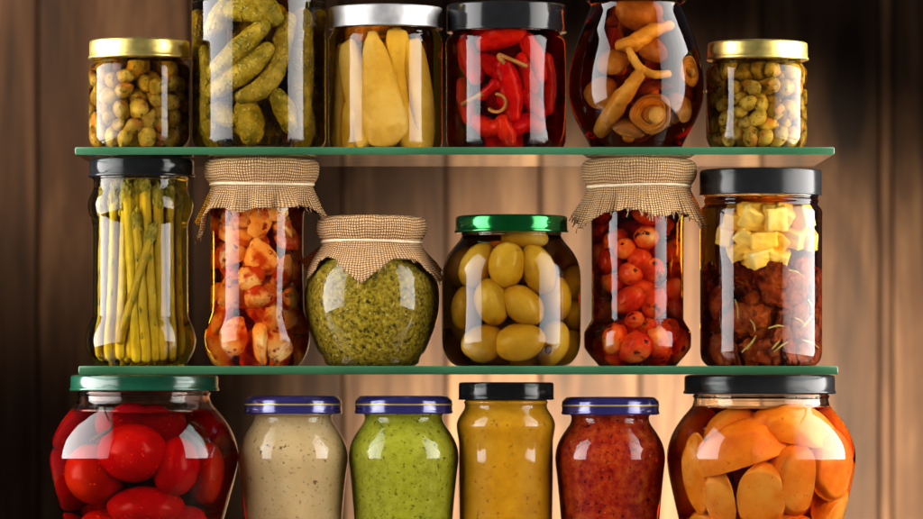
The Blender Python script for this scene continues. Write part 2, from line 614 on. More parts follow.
class Jar:
    def __init__(self, name, label, cx, base, body, gmat, headspace=None, mod=None, gap=3.0):
        """body: (row, half width) from the top of the glass down to just above the base"""
        self.cx, self.base = cx, base
        JARS.append(self)
        self.root = empty(name, W(cx - CX, 0, base))
        tag(self.root, label, 'jar', 'filled preserve jars')
        body = sorted(body, key=lambda t: -t[0])
        pts = [(h, HZ - py - base) for py, h in body if HZ - py - base > 1.2]
        r0, z0 = pts[0]
        dense = [tuple(p) for p in spline(pts, 5)]
        low = [(0, 2.6), (r0 * .55, 2.6), (r0 * .74, 1.6), (r0 * .83, 0.0), (r0 * .93, 0.4)]
        top = [(dense[-1][0] - 1.2, dense[-1][1] + 1.2), (0, dense[-1][1] + 1.2)]
        self.prof = low + dense + top
        self.zr = [p[1] for p in dense]
        self.rr = [p[0] for p in dense]
        self.top = dense[-1][1]
        v, f = lathe(self.prof, 96, mod=mod)
        mb = MB().add(v, f)
        self.gap = gap
        if headspace:             # air between the liquid and the lid
            zs = HZ - headspace - base
            cav = [(0, zs), (self.r(zs) - gap - 1.2, zs), (self.r(zs + 1) - gap, zs + 1.0)]
            k = zs + 3
            while k < self.top - 3:
                cav.append((self.r(k) - gap, k)); k += 2.0
            cav += [(self.r(self.top - 2) - gap, self.top - 1.5), (0, self.top - 1.5)]
            v, f = lathe(cav, 96, flip=True)
            mb.add(v, f)
        self.glass = obj('glass_body', mb.v, mb.f, gmat, self.root)

    def r(self, z):
        return float(np.interp(z, self.zr, self.rr))

    def fill(self, name, mat, top_row, gap=2.6):
        zt = HZ - top_row - self.base
        p = [(0, 4.0), (self.r(5) * .8, 4.0), (self.r(6) * .93 - gap, 5.2)]
        z = 8.0
        while z < zt - 1:
            p.append((self.r(z) - gap, z)); z += 2.0
        p += [(self.r(zt) - gap, zt - .8), (self.r(zt) - gap - 1.5, zt), (0, zt)]
        v, f = lathe(p, 72)
        return obj(name, v, f, mat, self.root)

    def lid(self, cx, half, row_top, row_bot, mat, style='twist', stripe=None, touch=None):
        """rows are measured on the front face"""
        k = (D - half * .6) / D
        zb, zt = (HZ - row_bot) * k - self.base, (HZ - row_top) * k - self.base
        if touch is not None:
            zt = touch - self.base
        h = zt - zb
        R = half
        if style == 'twist':
            p = [(R - 7, zb + 1.5), (R - 3.5, zb + .3), (R - 1.6, zb - .2), (R - .3, zb + .3), (R + .1, zb + 1.5), (R - .4, zb + 2.7), (R - 1.1, zb + 3.4),
                 (R - 1.1, zb + h * .55), (R - 1.2, zt - 2.6), (R - 1.9, zt - 1.4), (R - 3.6, zt - .6), (R - 7, zt - .1), (R - 10, zt), (R - 12, zt - .3), (R - 14, zt - 1.6), (R - 20, zt - 1.8), (0, zt - 1.2)]
        elif style == 'bevel':
            p = [(R - 7, zb + 1.5), (R - 3, zb + .2), (R - 1.2, zb), (R - .1, zb + .9), (R, zb + 2.2), (R - .6, zb + 3.4), (R - .7, zb + 4),
                 (R - .7, zt - 5.4), (R - 1.0, zt - 4.6), (R - 4.4, zt - .9), (R - 6.2, zt - .1), (R - 9, zt), (R - 13, zt - 1.4), (0, zt - 1.4)]
        else:   # deep straight sided cap
            p = [(R - 5, zb + 1), (R - 1.4, zb + .2), (R - .5, zb), (R, zb + .8), (R, zb + 1.6), (R - .5, zb + 2.4), (R - .4, zb + 3.2), (R - .4, zb + h * .5), (R - .4, zt - 2.2), (R - .8, zt - 1.0), (R - 2, zt - .25), (R - 5, zt), (R - 8, zt - .2), (0, zt - .2)]
        o = obj('lid', *lathe(p, 96), mat, self.root, loc=((cx - self.cx) * K, 0, 0))
        if stripe:
            z = zb + h * .53
            obj('stripe', *lathe([(R - 1.0, z - 1.0), (R - .45, z - .9), (R - .45, z + .6), (R - 1.0, z + .7)], 96), stripe, o)
        return o

    def cover(self, cx, half, row_top, row_str, neck, skirt, seed=0, touch=None, fr=60):
        """square of burlap tied over the lid. skirt(phi) -> (drop, flare) in pixels; phi = 0 faces the camera, + to the right"""
        k = (D - half) / D
        zt = (HZ - row_top) * k - self.base
        if touch is not None: zt = touch - self.base
        zs = (HZ - row_str) * (D - neck) / D - self.base
        seg = 220
        rg = random.Random(seed)
        sd = Vector((seed * 5.3, 0, 0))
        rows = []
        nt_, nd, nk = 4, 10, 14
        for i in range(nt_): rows.append(('t', i / nt_))
        for i in range(nd): rows.append(('d', i / nd))
        for i in range(nk + 1): rows.append(('k', i / nk))
        v, uv, f = [], [], []
        s_drum = (zt - zs)
        for kind, t in rows:
            for c in range(seg + 1):
                phi = 2 * PI * c / seg - PI
                cv = Vector((math.sin(phi), -math.cos(phi), 0))
                nz = noise.noise(cv * 2.3 + sd)
                pl = noise.noise(cv * 7.0 + sd * 2)           # pleats
                if kind == 't':
                    r, z, s = (half - 10) * (0.02 + .98 * t), zt - .6 + 0.6 * t, -half * (1 - t)
                elif kind == 'd':
                    a = min(1, t / .28) * PI / 2
                    bulge = math.sin(PI * min(1, max(0, (t - .1) / .9)))
                    r = half - 10 + 10 * math.sin(a) - (half - neck) * max(0, (t - .28) / .72) ** 3.0 + (nz * 1.5 + pl * 1.0) * bulge + .8 * bulge
                    z = zt - (1 - math.cos(a)) * 7 - max(0, (t - .28) / .72) * (s_drum - 7)
                    s = s_drum * t
                else:
                    drop, flare = skirt(phi)
                    fold = noise.noise(cv * 3.4 + sd * 3 + Vector((0, 0, t * .5))) + .35 * noise.noise(cv * 8 + sd)
                    r = neck + .3 + flare * (t ** 1.25) + (fold * 13.0 + pl * 1.6) * t ** .9
                    rj = self.r(max(0, zs - drop * t)) + 2.2
                    r = max(r, rj)
                    z = zs - drop * t + (nz * 3.0 + pl * 1.8) * t
                    s = s_drum + (drop + flare * .5) * t
                v.append((r * cv.x, r * cv.y, z))
                uv.append((phi * half, s))
        nr = len(rows)
        for i in range(nr - 1):
            for c in range(seg):
                a = i * (seg + 1) + c
                f.append((a, a + seg + 1, a + seg + 2, a + 1))
        mb = MB().add(v, f, 0, uv)
        # loose threads along the hem
        last = (nr - 1) * (seg + 1)
        for q in range(fr):
            c = rg.randrange(seg)
            p = Vector(v[last + c])
            pu = Vector(v[last - seg - 1 + c])
            d = (p - pu).normalized() + Vector((rg.uniform(-.5, .5), rg.uniform(-.5, .5), rg.uniform(-.6, .3)))
            ln = rg.uniform(1.5, 6.0)
            tv, tf = tube([p - d * .8, p + d * ln * .5, p + d * ln + Vector((rg.uniform(-1, 1), 0, rg.uniform(-1, .5)))], [.42, .38, .25], 5, n=2)
            mb.add(tv, tf, 0, [(u * .7 + c, q) for u in range(len(tv))])
        o = obj('cloth_cover', mb.v, mb.f, M['burlap'], self.root, loc=((cx - self.cx) * K, 0, 0), uv=mb.uv)
        so = o.modifiers.new('thickness', 'SOLIDIFY')
        so.thickness = 0.0006; so.offset = -1
        path = [(math.sin(a) * (neck + 1.0), -math.cos(a) * (neck + 1.0), zs + .8 * math.sin(a * 2 + seed)) for a in [2 * PI * i / 40 for i in range(41)]]
        tv, tf = tube(path, [1.35] * 41, 8, n=2)
        obj('string', tv, tf, M['string'], o)
        return o

    # ----- contents
    def hug(self, px, py, r, depth=0.0):
        """centre of something of half-thickness r lying against the front of the glass at photo point (px, py)"""
        z = (HZ - py)
        for _ in range(2):
            R = self.r(z - self.base)
            s = max(-.96, min(.96, (px - self.cx) / R))
            rho = max(0, R - self.gap - r - depth)
            y = -rho * math.sqrt(1 - s * s)
            z = (HZ - py) * (D + y) / D
        return Vector((self.cx - CX + rho * s, y, z))

    def pack(self, radii, z0, z1, seed, fixed=(), iters=260, squeeze=.93, ymax=18.0, grav=0.06):
        rs = np.random.RandomState(seed)
        n = len(radii)
        R = np.array(list(radii) + [f[1] for f in fixed], float)
        P = np.zeros((n + len(fixed), 3))
        th = rs.uniform(0, 2 * PI, n)
        zz = rs.uniform(z0, z1, n)
        for i in range(n):
            rad = (self.r(zz[i]) - 10) * math.sqrt(rs.uniform(.1, 1))
            P[i] = (rad * math.cos(th[i]), min(ymax - 2, rad * math.sin(th[i])), zz[i])
        for j, (p, r) in enumerate(fixed):
            P[n + j] = (p[0] - (self.cx - CX), p[1], p[2] - self.base)
        mob = np.array([1.0] * n + [0.0] * len(fixed))
        zr, rr = np.array(self.zr), np.array(self.rr)
        for it in range(iters):
            P[:n, 2] -= grav
            for _ in range(2):
                d = P[:, None] - P[None]
                L = np.sqrt((d ** 2).sum(-1)) + 1e-6
                ov = (R[:, None] + R[None]) * squeeze - L
                np.fill_diagonal(ov, 0)
                ov = np.maximum(ov, 0)
                w = mob[:, None] / np.maximum(1e-6, mob[:, None] + mob[None])
                P += (d / L[..., None] * (ov * w * .55)[..., None]).sum(1)
                q = P[:n]
                lim = np.maximum(1, np.interp(q[:, 2], zr, rr) - self.gap - R[:n])
                rad = np.hypot(q[:, 0], q[:, 1]) + 1e-6
                s = np.minimum(1, lim / rad)
                q[:, 0] *= s; q[:, 1] *= s
                q[:, 1] = np.minimum(q[:, 1], ymax)
                q[:, 2] = np.clip(q[:, 2], z0 + R[:n], z1 - R[:n] * .6)
        return [Vector((p[0] + self.cx - CX, p[1], p[2] + self.base)) for p in P[:n]]


def thing(name, v, f, mat, pos, label, cat, group, rot=None, matidx=None):
    o = obj(name, v, f, mat, None, W(*pos), rot=rot, matidx=matidx)
    return tag(o, label, cat, group)


def place(proto, pos, rot, scale, label):
    """copy of a thing (the first call moves the thing itself)"""
    if not proto.get('used'):
        proto['used'] = 1
        o = proto
        o.location, o.rotation_euler, o.scale = W(*pos), rot, scale
    else:
        o = dup(proto, W(*pos), rot, scale)
    o['label'] = label
    return o


def done(*ps):
    for p in ps:
        if 'used' in p:
            pass


def rot3(rg):
    return Euler((rg.uniform(0, 6.28), rg.uniform(0, 6.28), rg.uniform(0, 6.28)))


def rel(c, pts):
    return [Vector(p) - c for p in pts]


def hug_tube(jar, name, pts, radii, mat, label, cat, group, depth=0, seg=16, wob=.05, seed=0, flat=1.0):
    P = [jar.hug(px, py, r + .3, depth) for (px, py), r in zip(pts, radii)]
    c = sum(P, Vector()) / len(P)
    v, f = tube(rel(c, P), radii, seg, flat=flat, wob=wob, seed=seed)
    return thing(name, v, f, mat, c, label, cat, group)


# ================================================================ ROW 1
# ---- capers, far left
G_CAP = glass('brine_green', (0.66, 0.50, 0.16))
M['caper'] = organic('caper_skin', [(0.20, 0.115, 0.009), (0.40, 0.245, 0.03), (0.62, 0.43, 0.10)], 150, .4, .5, 420, [((0.42, 0.14, 0.02), 70, .55, .66), ((0.11, 0.07, 0.01), 330, .57, .66)], vary=.3)


def caper_mesh(seed):
    def fn(p, u):
        t = max(0, u.z)                                     # folded bud end
        return Vector((p.x * (1 - .25 * t * t), p.y * (1 - .25 * t * t), p.z * (1 + .12 * t)))
    v, f = blob(7.8, 7.3, 8.9, .10, 1.6, seed, 22, 16, fn)
    mb = MB().add(v, f)
    sv, sf = tube([(0, 0, -7.8), (.4, 0, -9.0), (.9, .2, -9.8)], [.9, .7, .6], 6, n=2)
    mb.add(sv, sf)
    return mb


def capers(jar, n, seed, group, label, ycull):
    rg = random.Random(seed)
    radii = [rg.uniform(6.8, 9.4) for _ in range(n)]
    P = jar.pack(radii, 5, jar.top - 8, seed, squeeze=.86)
    protos = []
    for k in range(5):
        mb = caper_mesh(seed * 10 + k)
        protos.append(tag(obj('caper', mb.v, mb.f, M['caper']), label, 'caper', group))
    k = 0
    for p, r in zip(P, radii):
        s = r / 7.6
        place(protos[k % 5], p, rot3(rg), (s * rg.uniform(.9, 1.1), s * rg.uniform(.9, 1.05), s * rg.uniform(.95, 1.15)), label)
        k += 1


j = Jar('caper_jar', 'small jar of capers with a shiny gold lid, beside the tall gherkin jar', 139.5, SH1T,
        [(46, 43), (52, 43.5), (57, 44.5), (59, 44), (61, 45.5), (63.5, 46.5), (66, 49), (69, 50.3), (73, 50.6), (90, 50.4), (115, 50.4), (135, 50.4), (141, 49.6), (146, 47.2), (150, 44), (153, 41)], G_CAP, headspace=61)
j.lid(139.5, 51.0, 37.8, 57.2, M['gold'])
capers(j, 148, 3, 'capers packed in the jar beside the gherkins', 'small olive brown caper packed in the gold lidded jar beside the gherkins', 12)

# ---- gherkins
j = Jar('gherkin_jar', 'big jar of warty gherkins between the gold lidded caper jar and the silver lidded jar', 259, SH1T,
        [(-34, 50), (-22, 50.5), (-18, 52), (-14, 56), (-8, 62), (-3, 65.6), (3, 67), (10, 67.3), (60, 67), (120, 67), (138, 67), (144, 66), (149, 63), (152.5, 58)],
        glass('brine_gherkin', (0.62, 0.50, 0.11)), headspace=-20)
j.lid(259, 56, -52, -24, M['gold'])
M['gherkin'] = organic('gherkin_skin', [(0.13, 0.095, 0.006), (0.32, 0.215, 0.018), (0.52, 0.355, 0.055)], 110, .38, .9, 420,
                       [((0.07, 0.06, 0.01), 45, .54, .74)], vary=.12, warts=((0.62, 0.52, 0.20), 330, .75))
gk = 'gherkins in the tall jar'


def gherkin(pts, radii, label, depth=0):
    return hug_tube(j, 'gherkin', pts, radii, M['gherkin'], label, 'gherkin', gk, depth, 20, .11, rnd.randrange(99), 1)


gherkin([(208, 74), (224, 60), (246, 43), (266, 26)], [8, 10.5, 11, 8], 'warty gherkin slanting up to the right, uppermost of the three parallel ones')
gherkin([(208, 92), (224, 83), (248, 69), (271, 50)], [8, 11, 11.5, 8], 'warty gherkin slanting up to the right, middle of the three parallel ones')
gherkin([(243, 97), (262, 90), (278, 76), (288, 58)], [7.5, 10, 10, 7], 'curved warty gherkin slanting up to the right, lowest of the three parallel ones')
gherkin([(246, 112), (249, 124), (252, 131)], [13, 15, 12], 'stubby gherkin seen end on at the bottom of its jar', 4)
gherkin([(232, 10), (246, 9), (258, 15)], [11, 13, 9], 'dark gherkin lying level at the top of its jar')
gherkin([(262, 2), (272, 10), (280, 18)], [9, 12, 9], 'warty gherkin pointing down to the right under the jar shoulder')
gherkin([(281, 66), (289, 44), (296, 20)], [7, 9.5, 8], 'pale gherkin standing steeply to the right of the three parallel ones', 2)
gherkin([(199, 52), (201, 80), (200, 118)], [7, 9, 8], 'dark gherkin upright against the left side of its jar', 3)
gherkin([(313, 18), (314, 60), (312, 120)], [10, 12, 10], 'dark brown gherkin upright against the right side of its jar', 3)
gherkin([(283, 96), (293, 110), (297, 126)], [8, 11, 8], 'pale gherkin low in its jar, right of the end on one', 3)
gherkin([(205, 112), (216, 114), (230, 120)], [9, 12, 9], 'pale gherkin lying low at the left of its jar', 4)
gherkin([(206, 30), (213, 18), (224, 4)], [9, 12, 9], 'pale gherkin at the upper left of its jar', 2)
for k, x in enumerate((218, 240, 262, 284, 300)):
    gherkin([(x, 128), (x + 4, 80), (x - 2, 14)], [10, 13, 10], 'gherkin standing in the middle of its jar behind the others', 30)

for sx in (-1, 1):
    v, f = tube([(0, 0, 58), (sx * 2, 0, 0), (0, 0, -58)], [11, 13.5, 11], 20, wob=.11, seed=sx + 3)
    thing('gherkin', v, f, M['gherkin'], (259 - CX + sx * 47, 6, HZ - 78), 'gherkin standing in the middle of its jar behind the others', 'gherkin', gk)
    v, f = tube([(0, 0, 16), (sx * 2, 0, 0), (0, 0, -12)], [11, 13, 10], 20, wob=.11, seed=sx + 8)
    thing('gherkin', v, f, M['gherkin'], (259 - CX + sx * 38, -22, HZ - 128), 'short gherkin on the bottom of its jar, half hidden by the others', 'gherkin', gk)

# ---- long pale slices
j = Jar('pepper_slice_jar', 'jar of long pale yellow slices with a flat silver white lid', 385.5, SH1T,
        [(14, 51), (24, 51.5), (28, 52.6), (30, 52), (32, 53.4), (35, 55), (38, 56.6), (43, 57.2), (60, 57), (120, 57), (140, 57), (146, 56), (150, 53.5), (153, 50)],
        glass('brine_yellow', (0.80, 0.62, 0.16)), headspace=29)
j.lid(385.5, 57.3, 5, 26.5, M['silver'], 'cap')
M['slice'] = organic('pale_slice_flesh', [(0.5808, 0.3168, 0.0528), (0.7216, 0.4400, 0.1056), (0.7744, 0.5456, 0.1936)], 40, .32, .5, 120, [((0.62, 0.36, 0.06), 70, .54, .7)], vary=.08)


def slice_mesh(L, w, th, taper, seed):
    def fn(p, u):
        t = p.z / L                                          # broad rounded lower end, narrower top
        wv = 1 - taper * t
        x = p.x * wv
        y = p.y * (1 - .15 * t) + .0016 * x * x * 4 + 2.2 * math.sin(t * 2.4 + seed)
        return Vector((x, y, p.z))
    def sq(p, u):
        e = lambda a: math.copysign(abs(a) ** .62, a)
        return fn(Vector((e(u.x) * w, e(u.y) * th, e(u.z) * L)) * (1 + .07 * noise.noise(u * 1.7 + Vector((seed, 0, 0)))), u)
    return blob(w, th, L, 0, 1, seed, 28, 22, sq)


def pslice(top, bot, w, th, taper, label, depth=0, seed=0):
    a, c = j.hug(*top, th + 1, depth), j.hug(*bot, th + 1, depth)
    m_ = (a + c) / 2
    d = (a - c)
    L = d.length / 2
    v, f = slice_mesh(L, w, th, taper, seed)
    zx = d.normalized()
    out = Vector((m_.x - (j.cx - CX), m_.y, 0)).normalized()
    xx = zx.cross(out) if True else None
    xx = (-out).cross(zx).normalized()
    yy = zx.cross(xx)
    R = Matrix((xx, yy, zx)).transposed().to_euler()
    return thing('pale_vegetable_slice', v, f, M['slice'], m_, label, 'vegetable slice', 'long pale slices in the silver lidded jar', rot=R)


pslice((371, 34), (389, 145), 18, 7, .42, 'broad pale slice with a rounded lower end, front and centre of the silver lidded jar', 0, 1)
pslice((399, 29), (419, 147), 15, 6.5, .1, 'long pale slice leaning right beside the broad central one', 4, 2)
pslice((342, 41), (361, 146), 13, 6, -.1, 'long pale slice standing left of the broad central one', 2, 3)
pslice((347, 100), (340, 148), 12, 6, 0, 'short darker slice low at the left of the silver lidded jar', 6, 4)
pslice((420, 38), (434, 147), 14, 6, .1, 'narrow slice against the right side of the silver lidded jar', 3, 5)
pslice((334, 44), (331, 146), 11, 6, .1, 'narrow slice against the left side of the silver lidded jar', 3, 6)
for k, (a, c) in enumerate((((352, 40), (375, 146)), ((392, 40), (380, 146)), ((412, 40), (404, 146)), ((370, 40), (398, 146)))):
    pslice(a, c, 18, 7, .1, 'pale slice in the middle of the silver lidded jar behind the front ones', 26 + 14 * (k % 2), 7 + k)

# ---- red chillies
j = Jar('chilli_jar', 'jar of cut red chillies with a deep glossy black lid on the upper shelf', 506, SH1T,
        [(13, 53), (26, 53), (31, 54.2), (33, 53.4), (35, 55.2), (38, 58.4), (42, 60), (48, 60.3), (80, 60), (120, 60), (138, 60), (145, 59), (150, 56), (153, 52)],
        glass('brine_red', (0.62, 0.12, 0.05)), headspace=33)
j.lid(506.5, 60.3, 2.0, 30.0, M['black'], 'cap')
M['chilli'] = organic('chilli_skin', [(0.22, 0.004, 0.002), (0.48, 0.009, 0.004), (0.64, 0.035, 0.008)], 70, .22, .2, 120, vary=.15, spec=.1)
M['chilli_stem'] = organic('chilli_stem_skin', [(0.34, 0.20, 0.04), (0.52, 0.34, 0.10)], 120, .5, .3, 300)
cg = 'cut red chillies in the black lidded jar'


def chilli(pts, radii, label, depth=0, flat=.8, stem=None):
    o = hug_tube(j, 'chilli', pts, radii, M['chilli'], label, 'chilli', cg, depth, 18, .17, rnd.randrange(99), flat)
    if stem:
        P = [j.hug(px, py, 2.4, depth) for px, py in stem]
        c = Vector(o.location) / K - Vector((0, 0, TBL))
        v, f = tube(rel(c, P), [2.6, 2.2, 2.0, 2.4][:len(P)], 8, wob=.1)
        obj('stem', v, f, M['chilli_stem'], o)
    return o


chilli([(503, 66), (508, 82), (512, 104), (514, 116)], [9, 12.5, 12, 7], 'large smooth red chilli hanging down the centre of its jar', 0, .7, [(502, 62), (498, 55), (512, 60), (526, 66)])
chilli([(457, 46), (461, 62), (470, 78)], [9, 12, 8], 'red chilli high at the left of the black lidded jar', 2)
chilli([(478, 44), (498, 38), (522, 36)], [8, 11, 8], 'red chilli lying across the top of the black lidded jar', 4)
chilli([(532, 44), (540, 56), (545, 76)], [9, 11, 8], 'red chilli at the upper right of the black lidded jar', 1)
chilli([(526, 60), (534, 72), (536, 88)], [8, 11, 9], 'red chilli behind the right hand reflection of its jar', 4)
chilli([(494, 84), (486, 90), (478, 96)], [6, 5, 5], 'red chilli tip with a long pale stem at the left of its jar', 0, .9, [(480, 94), (470, 99), (460, 104)])
chilli([(472, 122), (484, 128), (496, 126)], [8, 10, 7], 'red chilli piece on the bottom of the black lidded jar, at the left', 1)
chilli([(502, 122), (506, 132), (510, 140)], [8, 9, 7], 'red chilli piece on the bottom of the black lidded jar, in the middle', 0)
chilli([(518, 128), (530, 122), (544, 126)], [8, 10, 8], 'red chilli piece on the bottom of the black lidded jar, at the right', 2)
chilli([(552, 60), (556, 84), (554, 108)], [8, 10, 8], 'red chilli upright against the right side of its jar', 2)
chilli([(455, 84), (456, 100), (462, 118)], [7, 9, 8], 'red chilli upright against the left side of its jar', 3)
chilli([(530, 96), (540, 106), (546, 112)], [8, 10, 8], 'red chilli piece low in its jar beside the large central one', 3)
chilli([(474, 60), (486, 66), (496, 72)], [8, 10, 8], 'red chilli piece above the long pale stem', 8)
for k, (x, y) in enumerate(((470, 60), (500, 60), (530, 60), (465, 100), (495, 104), (530, 100), (515, 130), (480, 134))):
    chilli([(x - 8, y - 8), (x, y), (x + 9, y + 8)], [10, 13, 9], 'red chilli piece behind the front ones in the black lidded jar', 28)
for sx in (-1, 1):
    for y in (52, 80, 108, 132):
        q = Vector((506 - CX + sx * 42, 4, HZ - y))
        v, f = tube([(-4, 0, 12), (0, 0, 0), (3, 2, -12)], [9, 12, 9], 16, flat=.8, wob=.17, seed=y + sx)
        thing('chilli', v, f, M['chilli'], q, 'red chilli piece pressed against the side of the black lidded jar, half turned away', 'chilli', cg)
# a curled stalk
P = [j.hug(495 + 10 * math.cos(a), 103 + 9 * math.sin(a), 1.8) for a in [(-1.5 + .55 * i) for i in range(8)]]
c = sum(P, Vector()) / len(P)
v, f = tube(rel(c, P), [1.7] * 8, 8, wob=.1, n=3)
thing('chilli_stalk', v, f, M['chilli_stem'], c, 'curled pale stalk lying loose among the red chillies', 'stalk', None)

# ---- mushrooms
j = Jar('mushroom_jar', 'pear shaped jar of brown mushrooms in dark amber marinade', 636, SH1T,
        [(-30, 45), (-8, 45), (-4, 46), (-2, 49), (0.5, 50), (3, 47.5), (5, 46), (10, 46.8), (20, 51), (40, 59), (60, 64.7), (78, 67.3), (95, 67.5), (110, 64.5), (125, 58), (138, 50.5), (147, 46), (152, 43)],
        glass('marinade_amber', (0.70, 0.33, 0.06)), headspace=-6)
j.lid(636, 52, -38, -8, M['gold'])
M['mushroom'] = organic('mushroom_flesh', [(0.26, 0.10, 0.010), (0.46, 0.20, 0.026), (0.66, 0.36, 0.07)], 80, .26, .25, 200, [((0.16, 0.06, 0.015), 40, .55, .75)], vary=.1, spec=.1)
M['mushroom_cap'] = organic('mushroom_cap_skin', [(0.13, 0.045, 0.008), (0.27, 0.10, 0.018), (0.42, 0.19, 0.04)], 60, .2, .2, 120, vary=.12, spec=.1)
mg = 'mushrooms in the pear shaped jar'


def mushroom(px, py, r, rot, label, stem_len=0, depth=0, stem_r=.34, look='cap'):
    p = j.hug(px, py, r * .5, depth)
    def lump(a, z): return 1 + .05 * math.sin(3 * a + px) + .03 * math.sin(5 * a + py)
    prof = spline([(0, r * .5), (r * .45, r * .44), (r * .8, r * .22), (r, -.05 * r), (r * .96, -r * .2), (r * .82, -r * .18)], 4)
    v, f = lathe([tuple(q) for q in prof][::-1], 40, mod=lump)
    o = thing('mushroom', v, f, M['mushroom_cap'], p, label, 'mushroom', mg, rot=rot)
    und = [(r * .84, -r * .19), (r * .74, -r * .10), (r * .68, -r * .16), (r * .58, -r * .08), (r * .52, -r * .13), (r * .42, -r * .06), (r * .36, -r * .02), (0, -r * .02)]
    v, f = lathe([tuple(q) for q in spline(und, 3)], 40, mod=lump, flip=True)
    obj('gills', v, f, M['mushroom'], o)
    if stem_len:
        v, f = tube([(0, 0, 0), (r * .05, 0, -stem_len * .5), (r * .18, 0, -stem_len)], [r * stem_r, r * stem_r * .85, r * stem_r * 1.05], 16, wob=.2, seed=px)
        obj('stem', v, f, M['mushroom'], o)
    return o


mushroom(652, 113, 20, Euler((-PI / 2 + .15, 0.1, .12)), 'mushroom turned gills outward so that its round underside shows rings', 5, 0, .45)
hug_tube(j, 'mushroom', [(593, 129), (605, 112), (622, 92), (640, 71)], [8, 9.5, 8, 5.5], M['mushroom'], 'long mushroom stalk slanting up to the right in the amber marinade', 'mushroom', mg, 0, 18, .2, 4)
hug_tube(j, 'mushroom', [(626, 50), (631, 60), (640, 70), (654, 75), (668, 74)], [3.4, 4.2, 4.4, 4.2, 3.6], M['mushroom'], 'thin curved mushroom stalk bent like a hook above the ringed mushroom', 'mushroom', mg, 0, 14, .15, 5)
hug_tube(j, 'mushroom', [(616, 47), (634, 44), (652, 33), (674, 27)], [6, 9, 7.5, 5], M['mushroom'], 'mushroom stalk lying across the jar near its neck', 'mushroom', mg, 3, 16, .3, 6)
mushroom(692, 72, 15, Euler((-PI / 2 - .1, 0.5, .9)), 'mushroom showing its pale gills at the right side of the jar', 4, 0, .3)
mushroom(688, 106, 17, Euler((.5, .9, .2)), 'brown mushroom cap low at the right of the amber jar', 12, 3)
mushroom(592, 92, 17, Euler((.9, -.9, .1)), 'dark mushroom cap against the left side of the amber jar', 14, 2)
mushroom(624, 126, 17, Euler((.6, .2, .1)), 'dark mushroom cap on the bottom of the amber jar', 10, 4)
mushroom(605, 62, 17, Euler((.5, -.6, .3)), 'dark mushroom cap at the upper left of the amber jar', 14, 7)
mushroom(655, 50, 16, Euler((.9, .5, .3)), 'brown mushroom cap at the upper right of the amber jar', 14, 9)
mushroom(640, 14, 22, Euler((1.25, .1, .3)), 'dark mushroom cap filling the neck of the amber jar', 12, 8)
for k, (x, y) in enumerate(((610, 100), (640, 90), (668, 92), (630, 60), (650, 120), (612, 30), (655, 30), (636, 36))):
    mushroom(x, y, 18, rot3(random.Random(k)), 'mushroom behind the front ones in the amber jar', 14, 34)

# ---- capers, far right
j = Jar('caper_jar', 'small jar of capers with a shiny gold lid, beside the amber mushroom jar', 756.5, SH1T,
        [(48, 43), (53, 43.5), (58.5, 44.5), (60.5, 44), (62.5, 45.5), (65, 46.5), (68, 49), (71, 50.3), (75, 50.6), (90, 50.4), (115, 50.4), (135, 50.4), (141, 49.6), (146, 47.2), (150, 44), (153, 41)], G_CAP, headspace=62)
j.lid(757.5, 51.0, 39.8, 58.5, M['gold'])
capers(j, 148, 11, 'capers packed in the jar beside the mushrooms', 'small olive brown caper packed in the gold lidded jar beside the mushrooms', 12)

# ================================================================ ROW 2
# ---- asparagus
j = Jar('asparagus_jar', 'tall waisted jar of green asparagus with a black lid on the lower shelf', 140.5, SH2T,
        [(167, 46), (175, 46.5), (178, 48), (180, 47), (183, 46.8), (189, 47.2), (194, 49.3), (199, 51.6), (206, 52.6), (213, 51.6), (219, 49.2), (226, 47.6), (240, 47.2), (280, 47.3), (312, 47.6), (319, 49), (327, 52.4), (335, 54.8), (342, 55.3), (350, 53.8), (357, 50.5), (362, 47.5), (366, 44)],
        glass('brine_asparagus', (0.80, 0.68, 0.20)), headspace=181)
j.lid(141.7, 53.5, 159.5, 176, M['black'], 'twist', touch=SH1B - .1)
M['asparagus'] = organic('asparagus_skin', [(0.2927, 0.1882, 0.0105), (0.4461, 0.2997, 0.0209), (0.5437, 0.3903, 0.0558)], 60, .35, .2, 200, vary=.12)
M['asparagus_tip'] = organic('asparagus_tip_skin', [(0.14, 0.12, 0.02), (0.28, 0.23, 0.04), (0.42, 0.33, 0.08)], 170, .45, .8, 420, vary=.1)
ag = 'asparagus spears in the tall waisted jar'


